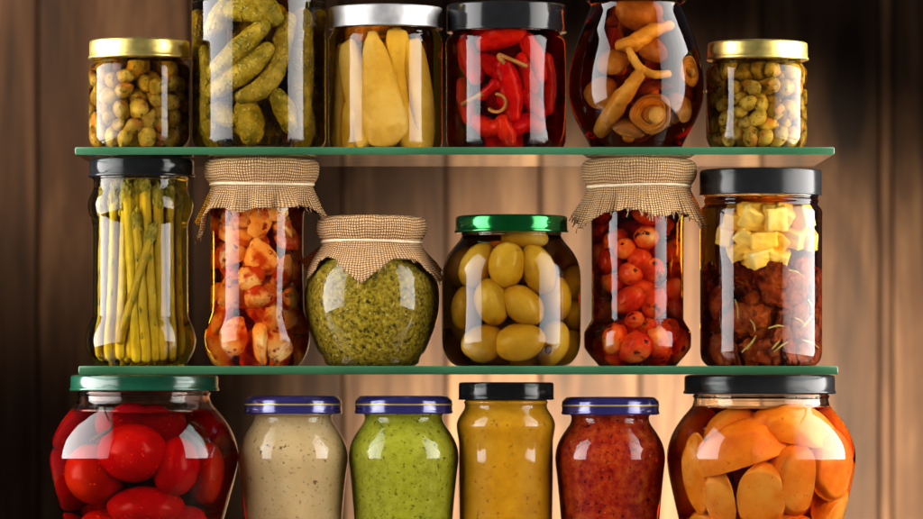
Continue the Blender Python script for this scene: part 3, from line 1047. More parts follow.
def spear(top, bot, r, label, depth=0, seed=0, bend=0):
    (tx, ty), (bx, by) = top, bot
    rows = [by + (ty - by) * t for t in (0, .2, .4, .6, .8, 1)]
    pts = [(bx + (tx - bx) * t + bend * math.sin(PI * t), y) for t, y in zip((0, .2, .4, .6, .8, 1), rows)]
    P = []
    for (px, py) in pts:                       # spears are straight: keep clear of the waist
        R = 46.5
        s = max(-.95, min(.95, (px - j.cx) / (R + 1)))
        rho = R - 3 - r - depth
        y = -rho * math.sqrt(1 - s * s)
        P.append(Vector((j.cx - CX + rho * s, y, (HZ - py) * (D + y) / D)))
    c = sum(P, Vector()) / len(P)
    v, f = tube(rel(c, P), [r, r * 1.02, r, r * .97, r * .95, r * .9], 14, wob=.14, seed=seed, n=5)
    o = thing('asparagus_spear', v, f, M['asparagus'], c, label, 'asparagus spear', ag)
    # bud at the tip with its overlapping scales
    a, d = P[-1], (P[-1] - P[-2]).normalized()
    mb = MB()
    tl = min(24, 16 + seed % 7)
    tl = min(tl, (HZ - 183) - a.z) if a.z + tl > HZ - 183 else tl
    tl = max(8, tl)
    tv, tf = tube(rel(c, [a - d * 6, a + d * tl * .2, a + d * tl * .6, a + d * (tl - 3)]), [r * .9, r * 1.12, r * .95, r * .3], 14, wob=.3, seed=seed + 5, n=5)
    mb.add(tv, tf)
    up = d
    sx = up.cross(Vector((0, 1, 0))).normalized()
    sy = up.cross(sx)
    for q in range(16):
        an = q * 2.4
        t = -.5 + 1.3 * q / 16
        out = sx * math.cos(an) + sy * math.sin(an)
        rr = r * (1.0 - .5 * max(0, t))
        base = a + d * (tl * t) + out * rr * .8
        tv, tf = tube(rel(c, [base, base + d * 3.2 + out * 1.0, base + d * 6.5 + out * .2]), [1.5, 1.9, .5], 8, flat=.8, n=2)
        mb.add(tv, tf)
    for q in range(4):                                      # scale leaves along the stalk
        t = .12 + .2 * q + .05 * (seed % 3)
        i_ = min(4, int(t * 5)); h_ = t * 5 - i_
        base = P[i_].lerp(P[i_ + 1], h_)
        an = -PI / 2 + ((seed * 37 + q * 101) % 100 / 100 - .5) * 2.4
        out = Vector((math.cos(an), math.sin(an), 0))
        tv, tf = tube(rel(c, [base + out * r * .82, base + out * (r * 1.0) + d * 3.0, base + out * (r * .96) + d * 7.5]), [1.2, 1.7, .3], 8, flat=.7, n=2)
        mb.add(tv, tf)
    obj('tip', mb.v, mb.f, M['asparagus_tip'], o)
    return o


sp = [((101, 205), (98, 352), 4.0, 0, 0), ((113, 198), (107, 354), 4.3, 1, 0), ((125, 204), (119, 353), 4.5, 3, 0), ((139, 190), (126, 355), 4.3, 8, 0), ((155, 236), (121, 340), 4.5, 0, 0),
      ((127, 192), (139, 356), 4.8, 2, 0), ((139, 224), (150, 356), 4.8, 2, 0), ((150, 190), (161, 355), 4.5, 3, 0), ((163, 200), (169, 354), 4.6, 2, 0), ((176, 194), (178, 353), 4.3, 1, 0), ((184, 202), (186, 350), 3.8, 2, 0)]
names = ['slim asparagus spear against the left side of its jar', 'pale asparagus spear second from the left side of the jar', 'asparagus spear with a dark tip, left of the crossing pair', 'asparagus spear reaching the lid left of the middle',
         'asparagus spear crossing in front of the others from lower left to upper middle', 'straight asparagus spear just left of the middle, foot in full view', 'straight asparagus spear in the middle, foot in full view', 'asparagus spear right of the middle with its tip under the lid',
         'asparagus spear right of the middle behind the reflection', 'brownish asparagus spear near the right side of its jar', 'slim dark asparagus spear against the right side of its jar']
for k, ((a, b_, r, dp, _), nm) in enumerate(zip(sp, names)):
    spear(a, b_, r, nm, dp, k + 3)
for k in range(20):
    x = 96 + 4.7 * k
    spear((x + rnd.uniform(-6, 6), 192 + 9 * (k % 3)), (x + rnd.uniform(-6, 6), 352), 4.4, 'asparagus spear in the middle of its jar behind the front row', (6, 14, 10, 22)[k % 4], 20 + k)


# ---- garlic
def corner(phi, at_, width):
    d = abs((phi - at_ + PI) % (2 * PI) - PI)
    return max(0, 1 - d / width)


j = Jar('garlic_jar', 'waisted jar of garlic in red chilli oil under a burlap cover with ragged hem', 257, SH2T,
        [(167, 46), (178, 46), (184, 45.6), (195, 46), (205, 47.5), (212, 47.4), (225, 46.4), (280, 46.2), (306, 46.5), (314, 47.8), (322, 50.3), (331, 52.3), (340, 52.8), (349, 51.4), (357, 48.3), (362, 45.5), (366, 42.5)],
        glass('oil_chilli_orange', (0.86, 0.36, 0.09)))
j.lid(262, 49, 160, 177, M['gold'], touch=SH1B - 1.6)


def sk_garlic(phi):
    return 25 + 30 * corner(phi, -1.35, .5) + 14 * corner(phi, 1.45, .45) - 5 * corner(phi, .75, .4) + 5 * corner(phi, -.35, .3), 7 + 15 * corner(phi, -1.4, .6) + 5 * corner(phi, 1.5, .6)


j.cover(262, 57.5, 157.5, 183, 50.5, sk_garlic, 4, touch=SH1B - .4)
M['garlic'] = organic('garlic_in_chilli_oil', [(0.64, 0.12, 0.008), (0.86, 0.38, 0.08), (0.92, 0.64, 0.27), (0.93, 0.78, 0.48)], 75, .25, .3, 160,
                      [((0.54, 0.055, 0.005), 85, .49, .60), ((0.30, 0.025, 0.004), 190, .60, .68)], vary=.12, spec=.1)
gg = 'garlic cloves in chilli oil'


def clove_mesh(seed, cut=None):
    rg = random.Random(seed)
    n1 = Vector((rg.uniform(-1, 1), rg.uniform(-1, 1), rg.uniform(-.3, .3))).normalized()
    n2 = Vector((rg.uniform(-1, 1), rg.uniform(-1, 1), rg.uniform(-.3, .3))).normalized()
    def fn(p, u):
        t = max(0, u.z)
        p = Vector((p.x * (1 - .45 * t), p.y * (1 - .45 * t), p.z * 1.08))
        p.x += .22 * p.z * p.z / 13 * .6
        for n_, d_ in ((n1, 5.5), (n2, 6.5)):
            e = p.dot(n_) - d_
            if e > 0: p = p - n_ * e * .85
        return p
    return blob(12.5, 6.5, 13.5, .14, 1.5, seed, 30, 20, fn)


fixed = [((264, 341), 15, (1.65, 1.2, 1.1), (PI / 2, PI / 2 - .1, 0), 'large sliced garlic clove with red flecks, at the bottom front of its jar'),
         ((259, 221), 14, (1.25, .9, 1.2), (.1, .5, 0), 'garlic slice just below the burlap hem, in the middle'),
         ((264, 258), 14, (1.35, .9, 1.35), (.2, -.5, 0), 'large pale garlic slice facing the glass in the upper half of its jar'),
         ((252, 277), 10, (1, .8, 1), (.1, .9, 0), 'orange garlic piece below the large pale slice'),
         ((261, 296), 10, (1.1, .8, .9), (.1, 1.4, 0), 'small orange garlic piece in the middle of its jar'),
         ((228, 335), 14, (1.2, 1, 1.3), (.1, .3, 0), 'garlic clove at the lower left of its jar under the bright reflection'),
         ((230, 256), 11, (1.2, .9, 1.1), (.1, 1.2, 0), 'garlic clove at the left of the large pale slice')]
fx = []
for k, ((px, py), r, s, ro, lb) in enumerate(fixed):
    p = j.hug(px, py, r * .85)
    v, f = clove_mesh(50 + k)
    o = thing('garlic_clove', v, f, M['garlic'], p, lb, 'garlic clove', gg, rot=Euler(ro))
    o.scale = s
    fx.append((p, r))
rg = random.Random(5)
radii = [rg.uniform(11, 16) for _ in range(58)]
P = j.pack(radii, 4, j.top - 18, 5, fx, squeeze=.66)
protos = []
for k in range(5):
    v, f = clove_mesh(k)
    protos.append(tag(obj('garlic_clove', v, f, M['garlic']), 'garlic clove packed in red chilli oil among the larger slices', 'garlic clove', gg))
for k, (p, r) in enumerate(zip(P, radii)):
    place(protos[k % 5], p, Euler((rg.uniform(-.6, .6), rg.uniform(0, 6.28), rg.uniform(-.7, .7) + math.atan2(p.x - (j.cx - CX), -p.y + 1e-3) * .8)), (r / 10.5,) * 3, 'garlic clove packed in red chilli oil among the larger slices')

# ---- pesto
j = Jar('pesto_jar', 'squat round jar of green pesto under a burlap cover tied with string', 372, SH2T,
        [(222, 44), (240, 46), (252, 52), (262, 58.5), (274, 64), (288, 67.2), (302, 67.8), (316, 66.3), (330, 62.8), (343, 57.5), (352, 53), (355, 50), (359, 48), (363, 47), (366, 45)], glass('clear_glass', (.97, .98, .96)))
j.lid(371.5, 47, 217, 236, M['gold'])
M['pesto'] = organic('pesto_paste', [(0.0492, 0.0344, 0.0016), (0.1968, 0.1312, 0.0033), (0.3444, 0.2378, 0.0082), (0.4920, 0.3526, 0.0410)], 420, .5, .8, 600,
                     [((0.03, 0.028, 0.004), 260, .58, .66), ((0.55, 0.48, 0.14), 300, .64, .72)], spec=.1, vary=0)
j.fill('filling', M['pesto'], 243)


def sk_pesto(phi):
    return 18 + 25 * corner(phi, -.12, .5) + 22 * corner(phi, 1.2, .5) + 20 * corner(phi, -1.2, .4), 12 + 10 * corner(phi, -1.2, .5) + 14 * corner(phi, 1.25, .5)


j.cover(371.5, 54.5, 214.5, 240.5, 48.8, sk_pesto, 9, fr=40)

# ---- green olives
j = Jar('olive_jar', 'round shouldered jar of big green olives with a shiny green lid', 511.5, SH2T,
        [(222, 49), (231, 49), (233.5, 50.4), (235.5, 49.6), (238, 50.5), (243, 54), (250, 60), (258, 65), (267, 68.2), (278, 69.5), (300, 69.6), (330, 69.5), (345, 69), (353, 67), (359, 63.5), (363, 60), (366, 56)],
        glass('brine_olive', (0.66, 0.49, 0.11)), headspace=236)
j.lid(511.5, 57, 214.5, 232, M['green'])
M['olive'] = organic('olive_skin', [(0.3230, 0.1487, 0.0068), (0.4675, 0.2465, 0.0170), (0.5950, 0.3570, 0.0467)], 38, .25, .12, 240, [((0.14, 0.08, 0.01), 60, .66, .78)], vary=.12, spec=.1)
M['pit'] = organic('olive_pit_hole', [(0.05, 0.015, 0.006), (0.14, 0.04, 0.015)], 120, .5)
og = 'green olives in the green lidded jar'


def olive_mesh(seed):
    return blob(17, 17, 21, .05, 1.1, seed, 28, 18)


def olive(px, py, s, tilt, label, depth=0, seed=0, hole=False):
    p = j.hug(px, py, 16 * s[1], depth)
    v, f = olive_mesh(seed)
    o = thing('green_olive', v, f, M['olive'], p, label, 'olive', og, rot=Euler((rnd.uniform(-.2, .2), tilt, 0)))
    o.scale = s
    if hole:
        v, f = blob(4.2, 3.0, 4.4, .12, 2, 3, 14, 8)
        h = obj('pit_hole', v, f, M['pit'], o, loc=(-1.5 * K, -15.6 * K, -6.5 * K))
    return (p, 17 * max(s))


fx = [olive(505, 266, (1.02, 1, 1.06), .12, 'upright green olive under the lid, left of the middle', 0, 1),
      olive(545, 271, (.98, 1, 1.16), -.35, 'tall green olive at the upper right, half behind the reflection', 0, 2),
      olive(486, 302, (.98, 1, 1.12), -.25, 'green olive in the middle row, left one of the front pair', 0, 3),
      olive(525, 305, (1, 1, 1.12), -.75, 'green olive tilted to the left in the middle of its jar', 0, 4),
      olive(522, 341, (1.02, 1, 1.18), 1.45, 'green olive lying flat at the bottom centre of its jar', 0, 5),
      olive(474, 342, (.98, 1, 1.05), 1.3, 'green olive lying flat at the bottom left of its jar', 0, 6),
      olive(466, 267, (.98, 1, 1.05), .5, 'green olive at the upper left shoulder of its jar', 1, 7),
      olive(564, 341, (.95, 1, 1.0), .3, 'green olive with a dark pit hole at the bottom right of its jar', 0, 8, True),
      olive(568, 299, (.95, 1, 1.05), 0, 'green olive in the middle row against the right side', 2, 9),
      olive(453, 308, (.9, 1, 1.05), .1, 'green olive in the middle row against the left side', 2, 10),
      olive(530, 240, (.9, .8, 1.1), 1.5, 'green olive lying flat in the jar neck under the green lid', 2, 11)]
P = j.pack([16.5] * 16, 4, 118, 4, fx)
pr = tag(obj('green_olive', *olive_mesh(30), M['olive']), 'green olive in the middle of its jar behind the front ones', 'olive', og)
for p in P:
    if p.y < -24: continue
    place(pr, p, rot3(rg), (.94, .94, .96), 'green olive in the middle of its jar behind the front ones')

# ---- small red peppers
j = Jar('red_pepper_jar', 'waisted jar of small red peppers in dark oil under a burlap cover', 637.5, SH2T,
        [(167, 46), (178, 46), (184, 45.6), (195, 46), (205, 47.2), (212, 47), (225, 46.2), (280, 46), (316, 46), (320, 46.4), (324, 48.5), (330, 52.2), (334, 53.6), (345, 53.6), (349, 52.6), (356, 47.5), (362, 42), (366, 39.5)],
        glass('oil_dark_red', (0.66, 0.22, 0.08)))
j.lid(639, 49, 160, 178, M['gold'], touch=SH1B - 1.6)


def sk_pep(phi):
    return 29 + 15 * corner(phi, -1.05, .4) + 13 * corner(phi, 1.2, .5) - 6 * corner(phi, -.25, .4) + 4 * corner(phi, .3, .25) - 5 * corner(phi, .7, .3), 8 + 8 * corner(phi, -1.3, .6) + 9 * corner(phi, 1.35, .7)


j.cover(639, 57.0, 157.5, 184.5, 50.5, sk_pep, 13, touch=SH1B - .4, fr=80)
M['red_pepper'] = organic('red_pepper_skin', [(0.24, 0.008, 0.002), (0.54, 0.024, 0.004), (0.76, 0.07, 0.008), (0.88, 0.22, 0.025), (0.92, 0.52, 0.16)], 42, .2, .2, 160,
                          [((0.07, 0.010, 0.004), 120, .60, .68)], vary=.15, spec=.1)
M['scar'] = organic('stem_scar', [(0.05, 0.012, 0.004), (0.16, 0.05, 0.02)], 200, .6)
pg = 'small red peppers in the burlap covered jar'


def pepper_mesh(seed):
    def fn(p, u):
        t = max(0, -u.z)
        dimple = 2.6 * math.exp(-((u.x ** 2 + u.y ** 2) / .05)) if u.z > 0 else 0
        return Vector((p.x * (1 - .18 * t), p.y * (1 - .18 * t), p.z - dimple))
    return blob(12, 12, 13.5, .07, 1.4, seed, 28, 18, fn)


def small_pepper(proto_seed):
    v, f = pepper_mesh(proto_seed)
    o = obj('red_pepper', v, f, M['red_pepper'])
    tag(o, '', 'red pepper', pg)
    v, f = blob(2.6, 2.4, 1.6, .2, 2, proto_seed, 12, 8)
    obj('stem_scar', v, f, M['scar'], o, loc=(0, 0, 11.0 * K))
    return o


fixed = [((648, 238), 12, (1, 1, 1), (1.2, .25, 0), 'shiny red pepper near the top of its jar with its stem scar facing out'),
         ((619, 249), 11, (1, 1, 1), (1.0, -.6, 0), 'red pepper at the upper left below the burlap hem'),
         ((626, 274), 12, (1, 1, .95), (1.1, .8, 0), 'speckled red pepper left of the middle, above the smooth oval one'),
         ((624, 300), 12, (1.05, 1, 1.35), (.2, 1.0, 0), 'smooth oval orange red pepper in the middle of its jar'),
         ((656, 270), 12, (1, 1, 1.1), (1.0, .4, 0), 'bright red pepper right of the middle beneath the topmost one'),
         ((658, 303), 13, (1, 1, 1.2), (.3, .2, 0), 'pale blotched red pepper at the right behind the reflection'),
         ((632, 321), 10, (1, 1, 1), (1.3, -.5, 0), 'small round red pepper between the oval one and the bottom ones'),
         ((632, 347), 14, (1.0, 1, 1.3), (.9, 1.1, 0), 'large flame coloured pepper on the bottom of its jar'),
         ((606, 338), 12, (1, 1, 1.1), (.2, .3, 0), 'red pepper at the bottom left bulge of its jar'),
         ((662, 342), 12, (1, 1, 1.1), (.2, -.3, 0), 'red pepper at the bottom right bulge of its jar')]
protos = [small_pepper(60 + k) for k in range(4)]
fx = []
for k, ((px, py), r, s, ro, lb) in enumerate(fixed):
    p = j.hug(px, py, r)
    place(protos[k % 4], p, Euler(ro), tuple(q * r / 12 for q in s), lb)
    fx.append((p, r))
radii = [rg.uniform(10.5, 14) for _ in range(50)]
P = j.pack(radii, 4, j.top - 20, 8, fx, squeeze=.74)
for k, (p, r) in enumerate(zip(P, radii)):
    place(protos[k % 4], p, rot3(rg), (r / 12,) * 3, 'small red pepper packed in dark oil among the larger ones')

# ---- cheese and dried tomatoes
j = Jar('cheese_tomato_jar', 'straight tall jar of cheese cubes over dried tomatoes with a black cap', 761, SH2T,
        [(178, 55), (192, 55.5), (196, 57.5), (198.5, 56.4), (201, 57.5), (204, 56.6), (206, 57.2), (209, 60), (213, 61.2), (225, 61), (280, 61), (340, 61), (352, 61), (358, 60), (362, 58), (366, 54)],
        glass('oil_amber', (0.90, 0.62, 0.16)), headspace=197)
j.lid(760.5, 61.3, 168.3, 194.5, M['black_satin'], 'cap')
M['cheese'] = organic('cheese', [(0.78, 0.50, 0.12), (0.88, 0.64, 0.22), (0.90, 0.74, 0.36)], 60, .4, .3, 300, vary=.06)
M['dried_tomato'] = organic('dried_tomato_skin', [(0.0405, 0.0063, 0.0036), (0.1260, 0.0162, 0.0063), (0.2250, 0.0378, 0.0117), (0.3240, 0.0810, 0.0270)], 130, .3, 1.0, 220, vary=.25, spec=.1)
M['needle'] = organic('rosemary_needle_skin', [(0.30, 0.20, 0.05), (0.52, 0.40, 0.14)], 200, .5)


def cube_mesh(a, b_, c, seed):
    def fn(p, u):
        e = lambda t: math.copysign(abs(t) ** .22, t)
        m_ = max(abs(u.x), abs(u.y), abs(u.z))
        q = u / m_
        q = Vector((q.x, q.y, q.z)) * .88 + u * .12
        return Vector((q.x * a, q.y * b_, q.z * c)) * (1 + .10 * noise.noise(u * 2.0 + Vector((seed, 0, 0))) + .035 * noise.noise(u * 7 + Vector((0, seed, 0))))
    v, f = blob(1, 1, 1, 0, 1, seed, 48, 32, fn)
    return v, f


def cheese(px, py, a, c, rot, label, depth=0, seed=0):
    p = j.hug(px, py, a * 1.15, depth)
    v, f = cube_mesh(a, a * .9, c, seed)
    return thing('cheese_cube', v, f, M['cheese'], p, label, 'cheese cube', 'cheese cubes above the dried tomatoes', rot=Euler(rot))


cheese(747, 218, 14.5, 10.5, (.5, .35, .3), 'tilted cheese cube at the top left of the black capped jar', 2, 1)
cheese(774, 220, 10.5, 11.5, (.1, -.08, .3), 'square cheese cube upright near the middle of the top layer', 0, 2)
cheese(756, 239, 14, 8.5, (.2, -.15, .2), 'wide cheese cube in the middle of the cheese layer', 3, 3)
cheese(753, 256, 13, 8.5, (.3, -.35, .4), 'lowest cheese cube, tilted and sunk into the dried tomatoes', 0, 4)
cheese(808, 219, 10, 11, (.1, -.3, -.5), 'cheese cube against the right side of the black capped jar', 0, 5)
cheese(798, 238, 12, 9, (.2, .3, -.2), 'cheese cube at the right just above the dried tomatoes', 2, 6)
cheese(737, 238, 9, 9, (.4, .8, .1), 'small cheese cube left of the wide one', 2, 7)
cheese(780, 240, 11, 9, (.4, .6, .3), 'cheese cube between the middle and right ones', 8, 8)
cheese(722, 222, 10, 10, (.4, .2, -.4), 'cheese cube against the left side of the black capped jar', 6, 9)
cheese(786, 217, 10, 9, (.5, .5, .2), 'small cheese cube right of the square upright one', 5, 31)
cheese(815, 240, 9, 9, (.2, .5, -.6), 'cheese cube low against the right side of the black capped jar', 1, 32)
cheese(777, 257, 12, 8, (.5, .3, .2), 'cheese cube half buried in the dried tomatoes near the middle', 4, 33)
cheese(729, 251, 11, 8, (.3, -.4, -.2), 'cheese cube low at the left above the dried tomatoes', 2, 34)
cheese(716, 236, 9, 9, (.3, .3, -.6), 'cheese cube in shade against the left side of the black capped jar', 2, 35)
for k, (x, y) in enumerate(((735, 222), (765, 226), (792, 222), (760, 246))):
    cheese(x, y, 13, 11, (.3 * k, .4, .5), 'cheese cube behind the front ones in the black capped jar', 34, 10 + k)


def tomato_lump(seed):
    def fn(p, u):
        s1 = noise.noise(u * 2.2 + Vector((seed * 3.1, 0, 0)))
        s2 = 1 - abs(noise.noise(u * 4.2 + Vector((0, seed * 2.3, 0)))) * 1.6
        s3 = 1 - abs(noise.noise(u * 9 + Vector((0, 0, seed)))) * 2
        return p * (1 + .22 * s1 + .20 * s2 + .06 * s3 - .12)
    return blob(16, 5.5, 13, 0, 1, seed, 44, 30, fn)


tg = 'dried tomatoes in the black capped jar'
dl = 'wrinkled dark red dried tomato packed below the cheese cubes'
protos = [tag(obj('dried_tomato', *tomato_lump(k + 1), M['dried_tomato']), dl, 'dried tomato', tg) for k in range(6)]
radii = [rg.uniform(10, 14) for _ in range(84)]
P = j.pack(radii, 3, HZ - 250 - j.base, 21, [], 260, .70)
for k, (p, r) in enumerate(zip(P, radii)):
    place(protos[k % 6], p, Euler((rg.uniform(-.5, .5), rg.uniform(0, 6.28), rg.uniform(-.6, .6) + math.atan2(p.x - (j.cx - CX), -p.y + 1e-3) * .8)), (r / 11.5,) * 3, dl)
nd = [((743, 349), (752, 336)), ((746, 320), (751, 331)), ((738, 352), (746, 344)), ((801, 327), (811, 316)), ((800, 340), (818, 348)), ((768, 349), (776, 341)), ((765, 328), (780, 326)), ((784, 342), (770, 352)), ((792, 318), (803, 326)), ((731, 300), (734, 318)), ((786, 270), (800, 276)), ((806, 300), (812, 312))]
for k, (a, b_) in enumerate(nd):
    mid_ = ((a[0] + b_[0]) / 2 + 1.0, (a[1] + b_[1]) / 2 - 1.2)
    hug_tube(j, 'rosemary_needle', [a, mid_, b_], [.8, 1.1, .6], M['needle'], 'thin pale rosemary needle caught between dried tomatoes and glass', 'herb needle', 'rosemary needles among the dried tomatoes', -1.2, 6)

# ================================================================ ROW 3
# ---- tomatoes
j = Jar('tomato_jar', 'big bellied jar of whole red tomatoes with a dark green lid', 144, -TBL,
        [(379, 64), (390, 64.5), (393, 66.6), (396, 65.4), (399, 66), (403, 67.5), (408, 71.5), (415, 77.5), (424, 84), (435, 89.7), (446, 93), (456, 94.2), (466, 93.4), (480, 90.6), (500, 85.2), (519, 80), (540, 75), (553, 72), (560, 69), (564, 64)],
        glass('brine_tomato', (0.74, 0.16, 0.08)), headspace=413)
j.lid(144.5, 74.8, 375.5, 391, M['deep_green'], touch=SH2B - .1)
M['tomato'] = organic('tomato_skin', [(0.3903, 0.0042, 0.0021), (0.4879, 0.0084, 0.0028), (0.5576, 0.0209, 0.0056)], 45, .2, .12, 160, [((0.30, 0.012, 0.004), 26, .52, .70), ((0.85, 0.10, 0.03), 420, .66, .72)], vary=.08, spec=.1, sss=.15)
tg = 'whole tomatoes in the big bellied jar'


def tomato(px, py, rx, rz, label, depth=0, seed=0, tilt=0):
    ry = (rx + rz) / 2
    p = j.hug(px, py, ry, depth)
    v, f = blob(rx, ry, rz, .05, 1.1, seed, 36, 24)
    return thing('tomato', v, f, M['tomato'], p, label, 'tomato', tg, rot=Euler((0, tilt, 0)))


tomato(135, 454, 32, 26, 'bright red tomato high in the middle of the green lidded jar', 0, 1)
tomato(152, 506, 36, 22, 'wide red tomato lying below the middle one', 0, 2)
tomato(192, 467, 22, 27, 'tall red tomato right of the middle one, half behind the reflection', 2, 3, .1)
tomato(79, 474, 29, 27, 'red tomato at the left of the green lidded jar', 1, 4)
tomato(97, 529, 30, 23, 'red tomato peeping up at the bottom left corner of the jar', 0, 5)
tomato(199, 523, 26, 21, 'red tomato peeping up at the bottom right of the jar', 0, 6)
tomato(226, 474, 17, 28, 'dark red tomato against the right side of the green lidded jar', 1, 7)
for k, (x, y, dp) in enumerate(((112, 470, 62), (170, 470, 66), (140, 520, 60), (142, 436, 52), (100, 430, 34), (185, 432, 40))):
    tomato(x, y, 27, 27, 'red tomato behind the front ones in the green lidded jar', dp, 20 + k)
for sx in (-1, 1):
    for y, r in ((434, 24), (478, 27), (530, 23)):
        v, f = blob(r, r, r, .06, 1.1, y + sx, 32, 22)
        thing('tomato', v, f, M['tomato'], (144 - CX + sx * (86 - r - (8 if y == 530 or y == 434 else 0)), 6, HZ - y), 'red tomato behind the front ones in the green lidded jar', 'tomato', tg)
M['herb'] = organic('dark_herb_skin', [(0.05, 0.02, 0.01), (0.12, 0.05, 0.02)], 200, .5)
P = [j.hug(x, y, 2.5) for x, y in ((95, 441), (104, 436), (114, 431), (117, 425), (112, 419), (107, 413))]
c = sum(P, Vector()) / len(P)
v, f = tube(rel(c, P), [1.6, 2.4, 2.0, 1.4, 1.2, 1.0], 8, wob=.2)
thing('herb_sprig', v, f, M['herb'], c, 'thin dark herb sprig floating above the tomatoes', 'herb sprig', None)


# ---- four condiments
def condiment(name, label, cx, dl, mat, row, lidmat=M['blue'], body=None, lid=None, fill=None, mod=None, stripe=M['stripe']):
    y = row
    body = body or [(y + 3, 38.5), (y + 15, 38.5), (y + 18, 39.8), (y + 20, 39), (y + 23, 39), (y + 27, 40.4), (y + 32, 43.8), (y + 38, 47.8), (y + 45, 51.6), (y + 52, 53.9), (y + 59, 54.9), (y + 66, 54.8), (y + 78, 53.4), (y + 100, 51.2), (y + 123, 49.2), (y + 146, 47.2), (y + 156, 46.4), (y + 163, 44.5), (y + 168, 40)]
    jj = Jar(name, label, cx, -TBL, body, M_clear, mod=mod)
    jj.fill('filling', mat, fill or y + 8)
    if lid: jj.lid(*lid)
    else: jj.lid(cx + .2, 49.2, y, y + 18, lidmat, 'bevel', stripe)
    return jj


M_clear = glass('clear_glass_jar', (.97, .98, .97), 1.40, .03)
M['cream'] = organic('horseradish_sauce', [(0.76, 0.50, 0.21), (0.82, 0.56, 0.25), (0.86, 0.62, 0.31)], 60, .45, .5, 120,
                     [((0.22, 0.12, 0.04), 165, .672, .71), ((0.42, 0.28, 0.11), 420, .60, .70)], vary=0)
M['lime'] = organic('green_herb_sauce', [(0.38, 0.37, 0.012), (0.50, 0.49, 0.025), (0.60, 0.58, 0.06)], 160, .45, .25, 420,
                    [((0.16, 0.18, 0.008), 380, .58, .68), ((0.14, 0.15, 0.01), 300, .665, .71)], vary=0)
M['mustard'] = organic('yellow_mustard', [(0.68, 0.27, 0.003), (0.80, 0.345, 0.005), (0.86, 0.41, 0.015)], 70, .42, .12, 300,
                       [((0.66, 0.26, 0.004), 22, .48, .7), ((0.40, 0.16, 0.01), 300, .62, .72)], vary=0)
M['salsa'] = organic('red_chilli_sauce', [(0.21, 0.008, 0.001), (0.42, 0.023, 0.002), (0.56, 0.06, 0.003), (0.58, 0.13, 0.012)], 170, .42, .4, 420,
                     [((0.05, 0.006, 0.003), 330, .60, .68), ((0.62, 0.28, 0.06), 420, .69, .75)], vary=0)
condiment('sauce_jar', 'jar of cream coloured sauce with dark specks and a blue lid', 293, 0, M['cream'], 396)
condiment('sauce_jar', 'jar of lime green sauce with a blue lid, between cream sauce and yellow mustard', 403.7, 0, M['lime'], 396)
fl = lambda a, z: 1 + (.006 * math.cos(26 * a) * max(0, 1 - abs(z - (HZ - 436 + TBL)) / 12))
condiment('mustard_jar', 'straight jar of yellow mustard with a plain black lid', 506, 0, M['mustard'], 382,
          body=[(386, 40), (399, 40.5), (402, 42), (404.5, 41.2), (408, 41.4), (412, 43.6), (417, 46.8), (422, 48.8), (426, 49.3), (431, 48.7), (438, 47.5), (446, 47), (480, 47), (519, 46.4), (548, 46.3), (553, 46), (560, 44), (564, 39)],
          lid=(506.3, 48.0, 382.2, 400, M['black'], 'cap'), fill=388, mod=fl)
condiment('sauce_jar', 'jar of dark red chilli sauce with a blue lid', 610.2, 0, M['salsa'], 397)

# ---- apricots
j = Jar('apricot_jar', 'big bellied jar of orange apricot halves with a black lid', 761, -TBL,
        [(380, 66), (393, 66.5), (396, 68.4), (399, 67.2), (402, 67.8), (406, 69), (411, 73), (418, 79), (427, 85.2), (437, 90.2), (447, 93.2), (457, 94.3), (467, 93.6), (480, 91.4), (500, 87), (519, 82.6), (540, 77), (553, 73.5), (560, 70), (564, 65)],
        glass('syrup_orange', (0.84, 0.42, 0.10)), headspace=409)
j.lid(759.5, 76.3, 376.2, 394, M['black_satin'], touch=SH2B - .1)
M['apricot'] = organic('apricot_flesh', [(0.72, 0.13, 0.005), (0.86, 0.22, 0.010), (0.92, 0.33, 0.035)], 38, .25, .4, 110, [((0.94, 0.42, 0.08), 24, .50, .72), ((0.60, 0.12, 0.006), 300, .64, .74)], vary=.12, spec=.12, sss=.2)
pg = 'apricot pieces in the big bellied jar'


def apricot_mesh(rx, ry, rz, seed, cut=-.1):
    """half fruit: dome towards -y, cut face with a shallow hollow at +y"""
    def fn(p, u):
        if p.y > cut * ry:
            rr = (p.x / rx) ** 2 + (p.z / rz) ** 2
            hollow = .42 * max(0, 1 - rr * 2.6)
            return Vector((p.x, cut * ry + (p.y - cut * ry) * .06 - hollow * ry, p.z))
        return p
    return blob(rx, ry, rz, .07, 1.3, seed, 72, 48, fn)


def apricot(px, py, rx, rz, th, rot, label, depth=0, seed=0, cut=-.1):
    p = j.hug(px, py, th, depth)
    v, f = apricot_mesh(rx, th * 1.6, rz, seed, cut)
    return thing('apricot_half', v, f, M['apricot'], p, label, 'apricot piece', pg, rot=Euler(rot))


apricot(736, 462, 47, 27, 25, (-1.5, -.30, .1), 'large apricot half, domed side up, at the top of the fruit', 0, 1, .0)
apricot(714, 496, 20, 34, 15, (0, -.32, -.95), 'slender curved apricot piece below the large dome at the left', 0, 2, -.35)
apricot(753, 492, 33, 32, 18, (.25, -.25, .55), 'apricot half hanging point up in the middle of its jar', 0, 3, -.12)
apricot(798, 478, 33, 36, 18, (.05, .14, -.6), 'upright apricot half right of the middle one', 1, 4, -.1)
apricot(802, 442, 46, 26, 24, (-1.45, .16, .1), 'pale apricot half under the lid at the right, behind the reflection', 5, 5, .0)
apricot(836, 464, 34, 36, 17, (.1, -.5, .7), 'apricot half against the right side of its jar', 0, 6, -.35)
apricot(838, 514, 30, 34, 15, (-.4, .5, .6), 'apricot half low at the right side of its jar', 0, 7, -.3)
apricot(782, 540, 42, 26, 20, (-1.45, .1, 0), 'apricot half peeping up at the bottom of its jar', 0, 8, .0)
